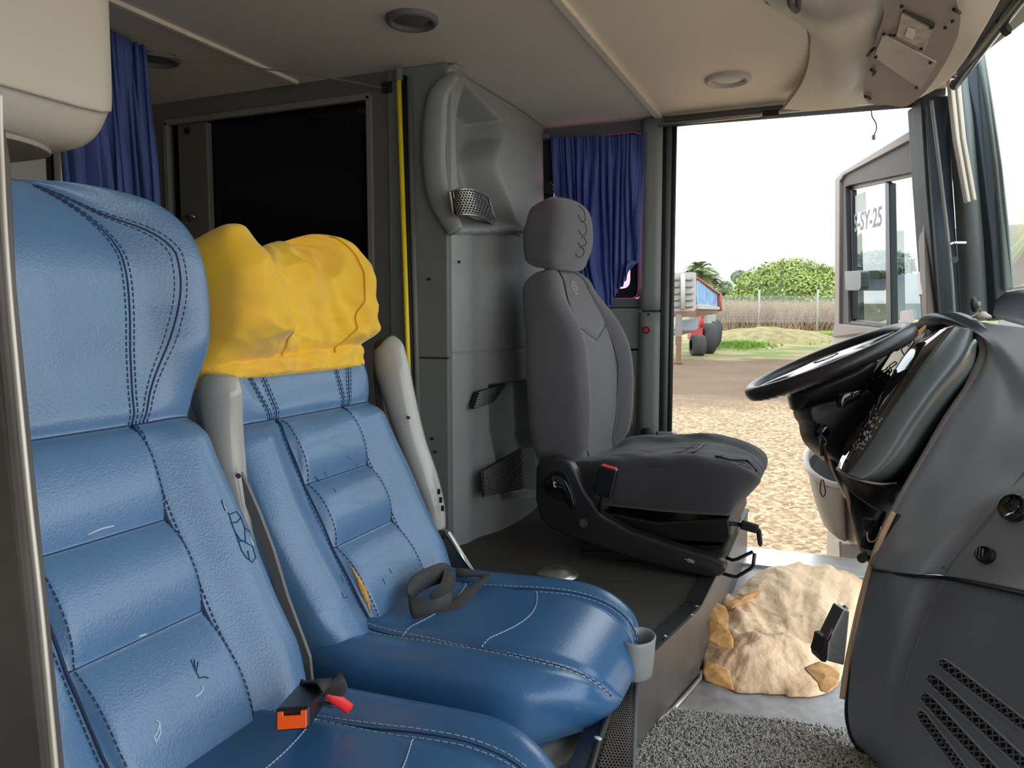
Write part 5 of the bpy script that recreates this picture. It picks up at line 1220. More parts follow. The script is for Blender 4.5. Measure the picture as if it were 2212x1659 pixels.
# ---------------------------------------------------------------- foreground post
fp = [P(-30,250,.50), P(-16,330,.50), P(-4,600,.495), P(34,1000,.49), P(70,1350,.485), P(104,1700,.48), P(-60,1700,.48), P(-80,250,.5)]
o = prism('trim_50', fp, FW*.02, mat('worn_post', (84,80,78), .5, .2, var=.3, vscale=9, bump=.3, bscale=60), bevel=.003); S_(o, 'worn dark door post in the left foreground')
o = MB().tube(smooth([P(-2,200,.50), P(1,330,.50), P(16,600,.495), P(58,1050,.49), P(90,1350,.485), P(124,1720,.48)], 40), .0026, 8, flat=.8).build('trim_51', edge, smooth=True); S_(o, 'pale bright edge of the foreground post')
# floor mat
mt = [onZ(1458,1541,ZF), onZ(1560,1553,ZF), onZ(1700,1565,ZF), onZ(1850,1590,ZF), onZ(1905,1680,ZF), onZ(1905,1900,ZF), onZ(1290,1900,ZF), onZ(1372,1640,ZF), onZ(1390,1600,ZF)]
mm = tag(prism('floor_mat', mt, V((0,0,.010)), mat('coil_mat', (120,118,114), .8, bump=1, bscale=260, var=.35, vscale=260, rgb2=(150,148,144), bdist=.01), None, bevel=.002), 'grey loop pile mat on the metal floor in the near footwell', 'mat')
rn = random.Random(5); mb = MB()
import bisect
poly2 = [(p.x, p.y) for p in mt]
def inpoly(x, y): return pin(poly2, x, y) > 0
xs = [p[0] for p in poly2]; ys_ = [p[1] for p in poly2]; cnt = 0
while cnt < 9000:
    x = rn.uniform(min(xs), max(xs)); y = rn.uniform(min(ys_), max(ys_))
    if y < .95 or not inpoly(x, y): continue
    g = rn.uniform(0, 6.28); r = rn.uniform(.0025, .005); a_ = V((math.cos(g), math.sin(g), 0)); c = V((x, y, ZF+.010))
    b_ = V((-a_.y, a_.x, 0))*rn.uniform(-.003,.003)
    mb.tube([c-a_*r, c-a_*r*.5+b_+V((0,0,.004)), c+a_*r*.6+V((0,0,.0045)), c+a_*r], .0009, 3, caps=False); cnt += 1
lp = mb.build('pile', mat('pile_fibre', (206,204,200), .75, var=.3, vscale=300), mm, smooth=True); lp['kind'] = 'stuff'
# ---------------------------------------------------------------- kraft paper
kp = thing('paper_bag', 'crumpled brown kraft paper sheet lying on the floor by the pedals', 'paper', onZ(1660,1500,ZF))
outl = [(1522,1465),(1518,1400),(1524,1330),(1532,1295),(1545,1292),(1558,1310),(1600,1290),(1650,1262),(1690,1250),(1740,1240),(1780,1236),(1820,1246),(1855,1256),(1870,1300),(1855,1380),(1830,1440),(1812,1475),(1790,1494),(1745,1505),(1690,1500),(1640,1497),(1590,1494),(1560,1478)]
ol = [onZ(x, y, ZF+.004) for x, y in outl]; cen = V((0,0,0))
for p in ol: cen = cen+p/len(ol)
ns, nr = 150, 46; olS = smooth(ol, ns, True); vs = []
rnc = random.Random(21); DIRS = [(rnc.uniform(0, math.pi), rnc.uniform(2.5, 5.5)*k_, rnc.random(), .016/k_) for k_ in (1,1,1.6,2.2,3,4,5.5,7) for _ in range(2)]
def crease(p):
    h = 0
    for g, f, ph_, a_ in DIRS:
        w1 = mnoise.noise(V((p.x*2.3+ph_*9, p.y*2.3, ph_)))*.9; msk = ss(-.15, .35, mnoise.noise(V((p.x*3+ph_*5, p.y*3+g, 7))))
        t_ = (p.x*math.cos(g)+p.y*math.sin(g))*f+ph_+w1; t_ = abs((t_ % 1)-.5)*2; h += a_*msk*(t_-.5)
    return h
def ridged(p, s, seed):
    q = p*s+V((seed, seed*.7, seed*1.3)); return 1-2*abs(mnoise.noise(q))
for j in range(nr):
    r = 1-j/(nr-1)
    for i in range(ns):
        p = cen.lerp(olS[i], r); e = min(1, (1-r)*5)
        h = .012+.03*min(1, (1-r)*2.6)**.8
        h += 1.7*crease(p)*(.25+.75*e)
        h += .05*math.exp(-((p.x-cen.x-.02)/.2)**2-((p.y-cen.y-.28)/.16)**2)
        wob = .012*mnoise.noise(V((i*.35, 0, 2)))*r
        vs.append(V((p.x+wob, p.y+wob, ZF+max(.003, h if r < .999 else .003))))
fs = gridf(ns, nr, True)
mk('sheet', vs, fs, paper, kp, solid=.001, smooth=True)
def flap(pxs, lift, nm='folded_flap', seed=1):
    pl = [onZ(x, y, ZF+lift) for x, y in pxs]; n = 66; pS = [(lin3(pl+[pl[0]], i/n)) for i in range(n)]; c = V((0,0,0))
    for p in pS: c = c+p/n
    v = []
    for j in range(8):
        r = 1-j/7.001
        for i in range(n):
            p = c.lerp(pS[i], r); v.append(V((p.x, p.y, p.z+.5*crease(p)+.006*(1-r))))
    return mk(nm, v, gridf(n, 8, True)+[tuple(7*n+i for i in range(n))], kraft, kp, solid=.001)
flap([(1532,1292),(1548,1298),(1566,1310),(1574,1330),(1572,1360),(1584,1385),(1584,1402),(1550,1398),(1530,1388),(1532,1350),(1524,1335)], .085, seed=3)
flap([(1524,1432),(1545,1436),(1575,1446),(1582,1470),(1586,1492),(1560,1482),(1524,1468),(1518,1450)], .045, seed=5)
flap([(1736,1440),(1770,1425),(1800,1436),(1815,1450),(1812,1476),(1790,1495),(1772,1492),(1764,1470)], .07, seed=7)
flap([(1560,1306),(1600,1288),(1640,1272),(1650,1274),(1610,1300),(1580,1316)], .055, seed=9)
# ---------------------------------------------------------------- open driver door
H0 = V((xP-.0, 2.76, 0)); E0 = V((.015, 3.52, 0)); dn_ = (E0-H0).normalized(); nn_ = V((dn_.y, -dn_.x, 0))   # normal
if nn_.dot(H0) > 0: nn_ = -nn_
def onD(px, py, off=0): return onPl(px, py, H0+nn_*off, nn_)
dr = thing('door_1', 'open driver door with sliding window seen through the doorway', 'door', onD(1900, 1240)); dr['kind'] = 'structure'
drm = mat('door_trim', (150,138,132), .5, var=.05); drd = mat('door_reveal', (84,78,78), .6)
drl = mat('door_lower', (186,178,168), .5, var=.05)
TH = .055
outer = [(1803,388),(1818,372),(1975,276),(1984,274),(1994,420),(2004,720),(1797,728),(1803,690)]
inner = [(1813,392),(1822,378),(1962,304),(1968,308),(1975,380),(1992,700),(1995,718),(1812,700)]
def ring(nm, o_, i_, off0, dep, m, par, bevel=.003):
    a = [onD(x, y, off0) for x, y in o_]; b = [onD(x, y, off0) for x, y in i_]; n = len(a); k = nn_*(-dep)
    vs = a+b+[p+k for p in a]+[p+k for p in b]; fs = []
    for i in range(n):
        j = (i+1) % n; fs += [(i, j, j+n, i+n), (i+2*n, i+3*n, j+3*n, j+2*n), (i, i+2*n, j+2*n, j), (i+n, j+n, j+3*n, i+3*n)]
    return mk(nm, vs, fs, m, par, smooth=False, bevel=bevel)
ring('window_surround', outer, inner, .03, .05, drm, dr)
in2 = [(1826,404),(1834,400),(1974,371),(1976,372),(1984,440),(1994,700),(1996,716),(1833,696)]
ring('reveal', [(x, y) for x, y in inner], in2, .018, .03, drd, dr, bevel=.001)
in3 = [(1833,412),(1838,410),(1976,380),(1978,381),(1985,440),(1992,690),(1993,706),(1840,690)]
ring('sliding_track', in2, in3, -.005, .012, mat('track_brown', (118,106,100), .4), dr, bevel=.001)
prism('bottom_track', [onD(x, y, .012) for x, y in ((1832,692),(1905,708),(1990,722),(1990,740),(1838,706))], nn_*-.03, mat('track_brown', (118,106,100), .4), dr)
gl2 = glass('door_glass', (230,240,245), .03, tint=(.66,.70,.68)); gl3 = glass('door_glass_front', (235,245,248), .01, tint=(.84,.93,.93))
mk('rear_pane', [onD(x, y, -.012) for x, y in ((1834,408),(1912,392),(1920,702),(1838,690))], [(0,1,2,3)], gl2, dr)
mk('front_pane', [onD(x, y, -.022) for x, y in ((1914,396),(1978,380),(1994,716),(1922,704))], [(0,1,2,3)], gl3, dr)
prism('pane_divider', [onD(x, y, .002) for x, y in ((1911,392),(1920,396),(1925,706),(1914,704))], nn_*-.025, mat('divider_dark', (36,42,46), .4), dr)
prism('pane_divider', [onD(x, y, .004) for x, y in ((1833,410),(1840,410),(1843,690),(1836,690))], nn_*-.02, mat('divider_dark', (36,42,46), .4), dr)
prism('latch', rpoly([onD(x, y, .035) for x, y in ((1824,586),(1856,584),(1860,588),(1860,622),(1855,628),(1826,628))], .008), nn_*-.03, mat('latch_grey', (70,76,82), .35), dr, bevel=.005)
prism('handle', [onD(x, y, .03) for x, y in ((1980,588),(1988,586),(1994,636),(1984,640))], nn_*-.02, gloss, dr, bevel=.003)
rx = dn_ if dn_.dot(RT) > 0 else -dn_
prism('pale_sticker', [onD(x, y, -.008) for x, y in ((1845,424),(1868,414),(1870,452),(1846,462))], nn_*-.002, mat('sticker_grey', (196,200,196), .6), dr, bevel=0)
text('registration_text', 'HS-SY-25', onD(1831,503,-.004)*1, (onD(1905,484,-.004)-onD(1843,498,-.004)), (0,0,1), .098, mat('text_grey', (150,152,150), .6), dr, bold=.002)
text('faded_text', 'D3J', onD(1956,352,-.002), (onD(1980,344,-.002)-onD(1955,352,-.002)), (0,0,1), .07, strip, dr, bold=.002)
prism('transom_panel', [onD(x, y, -.004) for x, y in ((1836,400),(1966,318),(1976,372))], nn_*-.006, mat('transom', (112,104,102), .5), dr)
prism('paper_permit', rpoly([onD(x, y, -.014) for x, y in ((1944,672),(1970,668),(1974,700),(1974,716),(1944,712))], .01), nn_*-.002, mat('permit_pink', (240,224,226), .6), dr, bevel=0)
# lower door body
lower = [(1797,722),(2022,716),(2040,900),(2030,1240),(1784,1246),(1786,1150),(1800,1100),(1800,900)]
prism('lower_panel', [onD(x, y, .02) for x, y in lower], nn_*-.04, drl, dr, bevel=.006)
prism('panel_recess', rpoly([onD(x, y, .026) for x, y in ((1805,1172),(1818,1174),(1990,1190),(1990,1300),(1805,1246))], .02), nn_*-.008, drd, dr)
prism('panel_rib', [onD(x, y, .030) for x, y in ((1803,1166),(1812,1170),(1816,1246),(1806,1246))], nn_*-.012, drl, dr)
# pocket bin
rim = [(1741,985,3.05),(1752,968,3.12),(1772,965,3.18),(1800,985,3.14),(1824,1036,3.0),(1816,1048,2.94),(1790,1044,2.92),(1764,1030,2.94),(1746,1012,2.98)]
botm = [(1776,1122),(1784,1112),(1796,1112),(1814,1130),(1832,1166),(1826,1170),(1810,1163),(1794,1150),(1780,1136)]
bn = []
for k in range(7):
    t_ = k/6; f_ = t_**1.5
    for (x, y, d), (x2, y2) in zip(rim, botm): bn.append(P(x+(x2-x)*f_, y+(y2-y)*t_, d))
n = len(rim)
mk('door_pocket', bn, gridf(n, 7, True)+[tuple(6*n+i for i in range(n))], drl, dr, solid=.006, oc=False)
MB().tube(smooth([P(x, y, d) for x, y, d in rim], 50, True), .012, 8, closed=True).build('pocket_rim', mat('pocket_rim', (206,200,192), .4), dr, smooth=True)
prism('pocket_shade', [P(1782+(x-1782)*.86, 1006+(y-1006)*.86+8, d) for x, y, d in rim], V((0,0,-.01)), mat('pocket_dark', (18,18,22), .7), dr, bevel=0)  # near-black plate under the rim, stands in for shade inside the pocket
# ---------------------------------------------------------------- outside ground, rising gently away
S_G = .03; FH = V((-math.sin(YAW), math.cos(YAW), 0))
def gz(p): return -1.9+S_G*max(0, p.dot(FH))
gn = V((-FH.x*S_G, -FH.y*S_G, 1)); g0 = V((0,0,-1.9))
def G(px, py): r = ray(px, py); return r*(g0.dot(gn)/r.dot(gn))
gm = bpy.data.materials.new('gravel_ground'); gm.use_nodes = True; N = gm.node_tree.nodes; L = gm.node_tree.links; b = N['Principled BSDF']
tc = N.new('ShaderNodeTexCoord')
vo = N.new('ShaderNodeTexVoronoi'); vo.inputs['Scale'].default_value = 24; vo.feature = 'F1'
L.new(tc.outputs['Object'], vo.inputs['Vector'])
cr1 = N.new('ShaderNodeValToRGB'); e = cr1.color_ramp.elements; e[0].color = lin((118,90,62))+(1,); e[1].color = lin((200,176,140))+(1,); e[1].position = .85; 
cr1.color_ramp.elements.new(.4).color = lin((160,128,94))+(1,)
L.new(vo.outputs['Color'], cr1.inputs['Fac'])
n2 = N.new('ShaderNodeTexNoise'); n2.inputs['Scale'].default_value = .9; n2.inputs['Detail'].default_value = 6; L.new(tc.outputs['Object'], n2.inputs['Vector'])
cr2 = N.new('ShaderNodeValToRGB'); cr2.color_ramp.elements[0].color = lin((94,70,50))+(1,); cr2.color_ramp.elements[1].color = lin((132,106,80))+(1,); L.new(n2.outputs['Fac'], cr2.inputs['Fac'])
n3 = N.new('ShaderNodeTexNoise'); n3.inputs['Scale'].default_value = .8; n3.inputs['Detail'].default_value = 8; L.new(tc.outputs['Object'], n3.inputs['Vector'])
cr3 = N.new('ShaderNodeValToRGB'); cr3.color_ramp.elements[0].color = lin((120,134,64))+(1,); cr3.color_ramp.elements[1].color = lin((172,152,112))+(1,); cr3.color_ramp.elements[0].position = .42; cr3.color_ramp.elements[1].position = .58; L.new(n3.outputs['Fac'], cr3.inputs['Fac'])
# distance along FH
dt = N.new('ShaderNodeVectorMath'); dt.operation = 'DOT_PRODUCT'; dt.inputs[1].default_value = FH; L.new(tc.outputs['Object'], dt.inputs[0])
ad = N.new('ShaderNodeMath'); ad.operation = 'MULTIPLY_ADD'; ad.inputs[1].default_value = 5; L.new(n2.outputs['Fac'], ad.inputs[0]); L.new(dt.outputs['Value'], ad.inputs[2])
def rng(a, b_):
    m = N.new('ShaderNodeMapRange'); m.inputs['From Min'].default_value = a; m.inputs['From Max'].default_value = b_; L.new(ad.outputs[0], m.inputs['Value']); return m
m1 = rng(14.5, 17.5); m2 = rng(25, 27)
x1 = N.new('ShaderNodeMix'); x1.data_type = 'RGBA'; L.new(m1.outputs[0], x1.inputs[0]); L.new(cr1.outputs[0], x1.inputs[6]); L.new(cr2.outputs[0], x1.inputs[7])
x2 = N.new('ShaderNodeMix'); x2.data_type = 'RGBA'; L.new(m2.outputs[0], x2.inputs[0]); L.new(x1.outputs[2], x2.inputs[6]); L.new(cr3.outputs[0], x2.inputs[7])
L.new(x2.outputs[2], b.inputs['Base Color']); b.inputs['Roughness'].default_value = .9
bp = N.new('ShaderNodeBump'); bp.inputs['Strength'].default_value = .8; bp.inputs['Distance'].default_value = .05; bp.invert = True; L.new(vo.outputs['Distance'], bp.inputs['Height']); L.new(bp.outputs['Normal'], b.inputs['Normal'])
vs = []; n = 60
for j in range(n):
    f = -12+ (j/(n-1))**1.6*180
    for i in range(n):
        s_ = (i/(n-1)*2-1)*90; p = FH*f+RT*s_; vs.append(V((p.x, p.y, gz(p))))
S_(mk('ground', vs, gridf(n, n), gm, solid=.2, soff=-1), 'pale gravel and brown dirt yard outside the bus')
# ---------------------------------------------------------------- trailer
tr = thing('truck_trailer', 'parked flatbed trailer with pale sides and blue painted side boards', 'trailer', G(1466,785))
dT = 21.5
sc_t = dT/FPX
tw = mat('trailer_grey', (164,160,154), .6, var=.08); tb_ = mat('trailer_blue', (44,104,172), .6, var=.2, vscale=3, rgb2=(120,160,196)); tr_ = mat('trailer_red', (190,60,54), .5); tdk = mat('trailer_dark', (70,70,72), .8); rust = mat('rust_orange', (120,92,74), .8)
# box frame: front panel parallel to picture, side receding with depth dT..dT*2
def TP(x, y, d=dT): return P(x, y, d)
def vd(x):                                           # depth along the receding side from px 1503 to 1553
    return dT+(x-1503)/50*10.5
prism('headboard', [TP(1380,590), TP(1500,588), TP(1504,590), TP(1504,668), TP(1500,672), TP(1380,674)], FW*.25, tw, tr, bevel=.01)
for x0, x1 in ((1380,1404),(1410,1432),(1443,1467),(1473,1496)):
    for y in (603,618,633,647,661): MB().tube([TP(x0, y, dT-.05), TP(x1, y, dT-.05)], .045, 6).build('rib', mat('rib_grey', (140,138,134), .6), tr, smooth=True)
for x in (1407,1475): MB().tube([TP(x, 592, dT-.1), TP(x, 668, dT-.1)], .07, 6).build('stake', mat('stake_pale', (176,172,166), .6), tr, smooth=True)
prism('side_board', [TP(1506,602,dT+.2), TP(1550,632,31), TP(1550,663,31), TP(1506,656,dT+.2)], RT*-.15, tb_, tr, bevel=.01)
MB().tube([TP(1504,600,dT), TP(1554,634,31)], .05, 6).build('top_rail', mat('trailer_brick', (160,84,66), .6), tr, smooth=True)
MB().tube([TP(1553,634,31), TP(1553,672,31)], .12, 6).build('corner_stake', mat('trailer_brick', (160,84,66), .6), tr, smooth=True)
prism('chassis', [TP(1380,672), TP(1506,668,dT), TP(1552,668,31), TP(1552,674,31), TP(1500,680,dT), TP(1380,680)], V((0,0,-.06)), rust, tr, bevel=.01)
for k in range(9): MB().box(TP(1509+k*5, 672, vd(1509+k*5)), .12, .3, .18).build('clearance_block', (rust, tw, tr_)[k % 3], tr)
prism('side_rail', [TP(1506,656,dT), TP(1550,663,31), TP(1550,669,31), TP(1506,668,dT)], RT*.1, tw, tr, bevel=.01)
prism('fuel_tank', [TP(1470,690,23), TP(1508,686,23), TP(1508,712,23), TP(1500,716,23), TP(1470,716,23)], FW*2, mat('tank_grey', (140,148,156), .5), tr, bevel=.05)
prism('mudguard_panel', [TP(1494,708,25), TP(1518,706,25), TP(1518,730,25), TP(1494,730,25)], FW*.6, tr_, tr, bevel=.02)
MB().tube([TP(1516,684,25), TP(1516,706,25)], .08, 6).build('red_bracket', tr_, tr, smooth=True)
lg = G(1466,784)
MB().box(TP(1466,712,dT), .16, .16, .85).build('landing_leg', mat('leg_grey', (124,118,114), .6), tr, bevel=.01)
MB().box(TP(1466,755,dT), .13, .13, .75).build('leg_foot_tube', rust, tr, bevel=.01)
MB().box(TP(1466,783,dT), .24, .24, .04).build('leg_foot', rust, tr)
MB().tube([TP(1420,690,dT+1), TP(1458,712,dT)], .05, 6).build('brace', tw, tr, smooth=True)
MB().tube([TP(1420,745,dT+1), TP(1462,705,dT)], .05, 6).build('brace', tw, tr, smooth=True)
def wheel(parent, c, ax_, r, w, nm='wheel'):
    mb = MB(); ax_ = ax_.normalized(); x = ax_.cross(V((0,0,1))).normalized(); y = x.cross(ax_); n = 28; vs = []
    for (h, f) in ((-w/2,.55),(-w/2,.92),(-w*.42,1),(w*.42,1),(w/2,.92),(w/2,.55),(w*.3,.5),(w*.3,.1)):
        for k in range(n): g = 2*math.pi*k/n; vs.append(c+ax_*h+x*(r*f*math.cos(g))+y*(r*f*math.sin(g)))
    o = mk(nm, vs, gridf(n, 8, True), mat('tyre_rubber', (66,66,66), .85, bump=.6, bscale=20), parent, smooth=True)
    return o
# trailer wheels : axle roughly along picture-right
for k, (x, y, d, r) in enumerate(((1507,742,24.5,.33),(1529,731,25.5,.50),(1536,729,27.5,.50),(1541,726,29.5,.50))):
    c = TP(x, y, d); c = V((c.x, c.y, gz(c)+r)); wheel(tr, c, RT, r, .42)
prism('rear_box', [TP(1528,680,25.5), TP(1546,680,29), TP(1546,700,29), TP(1528,704,25.5)], RT*-.6, mat('mud_grey', (150,150,150), .7), tr, bevel=.03)
# ---------------------------------------------------------------- vegetation
def leafy(name, label, cat, cen, rad, n, ls, m, seed, par=None, flat=.8, dark=None, group=None):
    rn = random.Random(seed); t = thing(name, label, cat, V((cen.x, cen.y, cen.z-rad[2])), group); mb = MB()
    lobes = [(V((0,0,0)), 1.0)]+[(V((rn.uniform(-.75,.75)*rad[0], rn.uniform(-.5,.5)*rad[1], rn.uniform(-.3,.45)*rad[2])), rn.uniform(.3,.5)) for _ in range(22)]
    def top(d): 
        return 1
    for k in range(n):
        lo, s = rn.choice(lobes) if rn.random() > .35 else lobes[0]
        d = V((rn.gauss(0,1), rn.gauss(0,1), rn.gauss(0,1))).normalized()
        if d.z < -.5: d.z = -d.z
        p = cen+lo+V((d.x*rad[0]*s, d.y*rad[1]*s, d.z*rad[2]*s))*rn.uniform(.86,1.04)
        if p.z < gz(p): continue
        a = V((rn.gauss(0,1), rn.gauss(0,1), rn.gauss(0,1))).normalized(); nr = (d+a*.8).normalized(); x = nr.orthogonal().normalized(); y = nr.cross(x)
        g = rn.uniform(0, 6.28); x2 = x*math.cos(g)+y*math.sin(g); y2 = nr.cross(x2); L_ = ls*rn.uniform(.6,1.3)
        mb.add([p-x2*L_, p+y2*L_*.45, p+x2*L_, p-y2*L_*.45], [(0,1,2,3)])
    mb.build('foliage', m, t, smooth=False)['kind'] = 'stuff'
    # inner crown body
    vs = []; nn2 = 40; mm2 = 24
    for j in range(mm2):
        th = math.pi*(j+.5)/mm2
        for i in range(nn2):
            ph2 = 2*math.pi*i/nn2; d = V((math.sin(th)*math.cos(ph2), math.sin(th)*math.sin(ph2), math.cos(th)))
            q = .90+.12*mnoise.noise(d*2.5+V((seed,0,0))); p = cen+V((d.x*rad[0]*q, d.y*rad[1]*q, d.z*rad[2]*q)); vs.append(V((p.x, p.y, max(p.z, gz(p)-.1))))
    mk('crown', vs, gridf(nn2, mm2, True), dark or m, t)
    return t
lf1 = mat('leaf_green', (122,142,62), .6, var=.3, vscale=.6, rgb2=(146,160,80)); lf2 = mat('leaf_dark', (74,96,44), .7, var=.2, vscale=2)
def sized(px, py, d, wpx, hpx, dep): c = P(px, py, d); return c, (wpx/2*d/FPX, dep, hpx/2*d/FPX)
c, r = sized(1704, 668, 52, 262, 212, 4); 
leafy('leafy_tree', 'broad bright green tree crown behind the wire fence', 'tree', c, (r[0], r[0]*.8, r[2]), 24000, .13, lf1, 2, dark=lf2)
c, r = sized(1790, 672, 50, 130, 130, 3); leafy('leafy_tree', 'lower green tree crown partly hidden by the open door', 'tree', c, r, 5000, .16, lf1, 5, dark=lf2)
dk = mat('leaf_grey', (112,128,104), .8, var=.2, vscale=1)
c, r = sized(1598, 602, 85, 34, 34, 2); leafy('conifer_tree', 'distant grey green tree left of the broad crown', 'tree', c, r, 900, .25, dk, 6)
c, r = sized(1568, 625, 95, 28, 36, 2); leafy('conifer_tree', 'small distant tree between palm and broad crown', 'tree', c, r, 600, .25, dk, 7)
def palm(label, px, py_top, py_base, d, fr, seed, trunkw=.35):
    rn = random.Random(seed); top = P(px, py_top, d); base = P(px+3, py_base, d); t = thing('palm_tree', label, 'palm tree', base)
    MB().tube([base, base.lerp(top, .5)+RT*.1, top], [trunkw, trunkw*.8, trunkw*.8], 10).build('trunk', mat('palm_trunk', (150,124,98), .9, var=.15, vscale=3), t, smooth=True)
    mb = MB()
    for k in range(60):
        g = rn.uniform(0, 6.28); el = rn.uniform(-.5, 1.3); d0 = V((math.cos(g)*math.cos(el), math.sin(g)*math.cos(el), math.sin(el)))
        pts = [top+d0*(fr*s)+V((0,0,-fr*.55*s*s)) for s in (0,.25,.5,.75,1)]
        sd = d0.cross(V((0,0,1))).normalized()
        for a, b_ in zip(pts, pts[1:]):
            for s in (-1, 1):
                for q in (.2,.5,.8):
                    p = a.lerp(b_, q); tip = p+sd*s*fr*.24+(b_-a).normalized()*fr*.1+V((0,0,-fr*.06)); mb.add([p, p+(b_-a)*.34, tip], [(0,1,2)])
            mb.tube([a, b_], fr*.012, 3, caps=False)
    mb.build('fronds', mat('palm_frond', (104,116,70), .7, var=.2, vscale=.5), t)['kind'] = 'stuff'
palm('tallest distant palm rising behind the trailer', 1512, 584, 660, 70, 1.9, 3, .5)
palm('shorter palm just right of the tallest palm', 1535, 604, 665, 72, 1.4, 4, .45)
palm('low palm right beside the blue trailer boards', 1558, 640, 668, 60, .95, 5, .3)
# dry grass belt
def blades(name, label, cat, px0, px1, d0, d1, n, h0, h1, m, seed, lean=.3, w=.02):
    rn = random.Random(seed); mb = MB()
    for k in range(n):
        x = rn.uniform(px0, px1) if n > 9999 else rn.gauss((px0+px1)/2, (px1-px0)/4); d = rn.uniform(d0, d1) if n > 9999 else rn.gauss((d0+d1)/2, (d1-d0)/4); p = P(x, 690, d); p = V((p.x, p.y, gz(p))); h = rn.uniform(h0, h1)
        a = V((rn.uniform(-lean, lean), rn.uniform(-lean, lean), 1))*h; sd = V((rn.uniform(-1,1), rn.uniform(-1,1), 0)).normalized()*w
        mb.add([p-sd, p+sd, p+a], [(0,1,2)])
    o = tag(mb.build(name, m), label, cat, kind='stuff'); return o
blades('dry_grass', 'tall dry brownish grass belt along the wire fence', 'grass', 1500, 1860, 42.5, 50, 30000, .7, 1.75, mat('dry_grass', (176,150,124), .9, var=.15, vscale=.5, rgb2=(190,166,142)), 1, .5, .03)
blades('weed_strip', 'bright green weeds growing at the edge of the dirt', 'grass', 1545, 1660, 27.5, 31, 1500, .04, .20, mat('weed_green', (112,150,50), .8, var=.2), 2, .8, .03)
blades('weed_strip', 'green weeds below the fence near the open door', 'grass', 1700, 1830, 32, 38, 2500, .06, .2, mat('weed_green', (112,150,50), .8, var=.2), 3, .8, .03)
# soil mound
mv = []; c = G(1660,735); 
for j in range(14):
    for i in range(40):
        r = j/13; g = 2*math.pi*i/40; p = c+RT*(math.cos(g)*r*3.2)+FH*(math.sin(g)*r*2.5); h = .55*(1-r*r)+.10*mnoise.noise(p*1.6)*(1-r*.5)
        mv.append(V((p.x, p.y, gz(p)+max(-.02, h))))
o = tag(mk('soil_mound', mv, gridf(40, 14, True), mat('mound_soil', (146,126,90), .9, var=.3, vscale=3, rgb2=(140,134,84), bump=1, bscale=5, bdist=.1)), 'low mound of pale soil in front of the fence', 'mound')
rn = random.Random(9)
# agave-like plant on mound
ag = thing('spiky_plant', 'spiky young plant growing at the foot of the soil mound', 'plant', G(1612,733)); mb = MB()
for k in range(26):
    g = rn.uniform(0, 6.28); el = rn.uniform(.3, 1.2); p = G(1614,734); a = V((math.cos(g)*math.cos(el), math.sin(g)*math.cos(el), math.sin(el)))*rn.uniform(.6,1.0); sd = V((-math.sin(g), math.cos(g), 0))*.05
    mb.add([p-sd, p+sd, p+a], [(0,1,2)])
mb.build('leaves', mat('agave', (176,184,90), .7), ag)['kind'] = 'stuff'
# fence
fe = thing('wire_fence', 'wire mesh fence with pale concrete posts before the green tree', 'fence', G(1638,712))
pm = mat('post_pale', (160,158,152), .7)
for px, m_ in ((1638,pm),(1764,pm),(1540,pm)):
    p0 = G(px, 716); hgt = p0.dot(FW)*(716-626)/FPX
    MB().tube([p0, p0+V((0,0,hgt))], .055, 8).build('post', pm, fe, smooth=True)
    MB().tube([p0+V((0,0,hgt)), p0+V((0,0,hgt+.25))+RT*.06], .05, 6).build('post_tip', tdk, fe, smooth=True)
pa, pb = G(1540,716), G(1900,716); hgt = pa.dot(FW)*(716-640)/FPX; mb = MB()
for k in range(150):
    p = pa.lerp(pb, k/149); mb.tube([p+V((0,0,.5)), p+V((0,0,hgt))], .008, 3, caps=False)
for k in range(14): mb.tube([pa+V((0,0,.5+(hgt-.5)*k/13)), pb+V((0,0,.5+(hgt-.5)*k/13))], .008, 3, caps=False)
mb.build('wire_mesh', mat('wire_mesh', (150,152,150), .5, .3), fe)
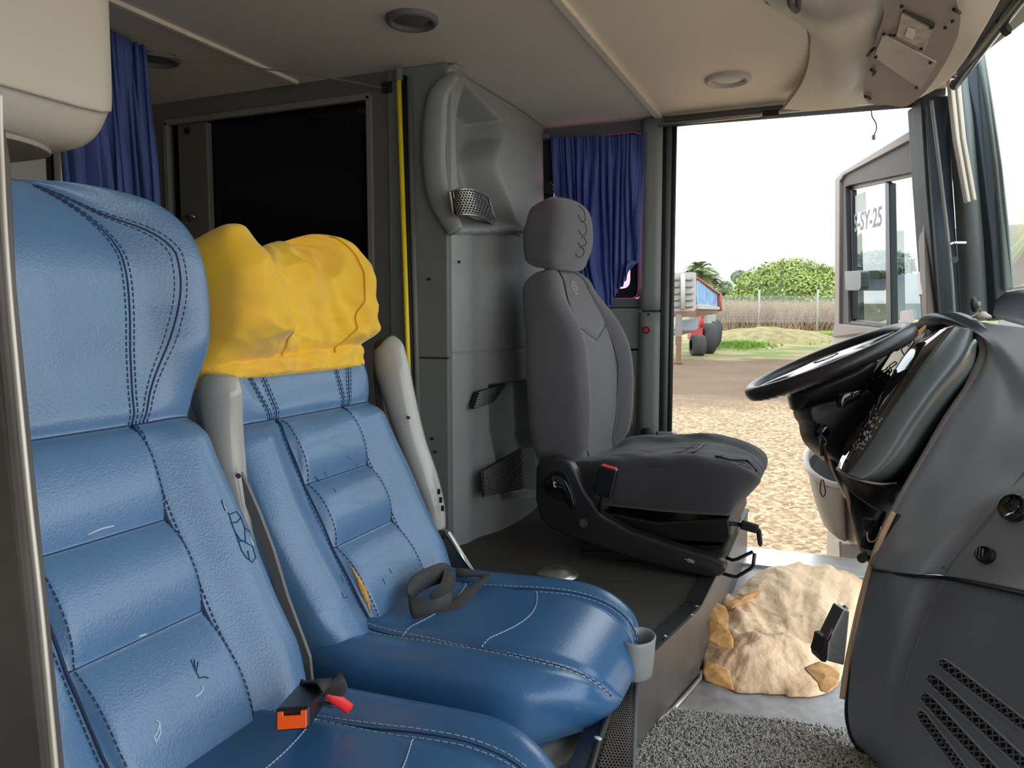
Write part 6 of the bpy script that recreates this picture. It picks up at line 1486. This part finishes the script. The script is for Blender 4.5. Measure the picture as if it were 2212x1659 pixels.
# ---- things seen through the door glass
for lab, px, py, d, r in (('old tyre standing on edge seen through the door window, left one', 1868, 676, 20, .30), ('old tyre seen through the door window, beside the left one', 1896, 672, 21, .30)):
    t = thing('tyre', lab, 'tyre', P(px, py+25, d)); wheel(t, P(px, py, d), -FW, r, .22, 'tyre_ring')
van = thing('parked_lorry', 'blue and grey lorry seen through the open door window', 'lorry', P(1930,700,22))
prism('cargo_box', rpoly([P(x, y, 24) for x, y in ((1850,505),(1875,498),(2100,492),(2100,600),(1850,600))], .3), ray(1975,550)*3, mat('lorry_grey', (190,188,178), .6), van, bevel=.05)
prism('cab', [P(x, y, 23.5) for x, y in ((1848,590),(2080,590),(2080,690),(1848,690))], ray(1975,640)*2, mat('lorry_blue', (96,130,160), .6, var=.3, vscale=.6, rgb2=(140,140,128)), van, bevel=.05)
c, r = sized(1900, 575, 22.5, 130, 60, 1); leafy('shrub', 'dark palm-like shrub seen through the door window', 'shrub', c, r, 1200, .16, mat('shrub_dark', (92,112,96), .8), 12)

bs = thing('parked_bus', 'grey parked vehicle seen through the windscreen at the right edge', 'bus', P(2250,700,12))
prism('body', rpoly([P(x, y, 12) for x, y in ((2155,486),(2460,470),(2460,720),(2155,720))], .2), ray(2300,600)*4, mat('bus_grey', (128,136,138), .5, var=.1, vscale=.8), bs, bevel=.05)
prism('windscreen', rpoly([P(x, y, 11.98) for x, y in ((2170,505),(2440,492),(2440,640),(2170,632))], .1), ray(2300,600)*-.01, mat('bus_glass', (110,122,126), .15), bs, bevel=.0)
# ---------------------------------------------------------------- light
sc = bpy.context.scene
wd = bpy.data.worlds.new('world'); sc.world = wd; wd.use_nodes = True
N = wd.node_tree.nodes; L = wd.node_tree.links; bg = N['Background']
tc = N.new('ShaderNodeTexCoord'); sp = N.new('ShaderNodeSeparateXYZ'); rp = N.new('ShaderNodeValToRGB')
L.new(tc.outputs['Generated'], sp.inputs[0]); L.new(sp.outputs['Z'], rp.inputs['Fac'])
rp.color_ramp.elements[0].color = (1, .985, .95, 1); rp.color_ramp.elements[0].position = 0
rp.color_ramp.elements[1].color = (.82, .92, 1, 1); rp.color_ramp.elements[1].position = .6
L.new(rp.outputs['Color'], bg.inputs['Color']); bg.inputs['Strength'].default_value = 2.2
sc.view_settings.view_transform = 'Standard'; sc.view_settings.look = 'None'; sc.view_settings.gamma = 1
sc.view_settings.exposure = 0.5
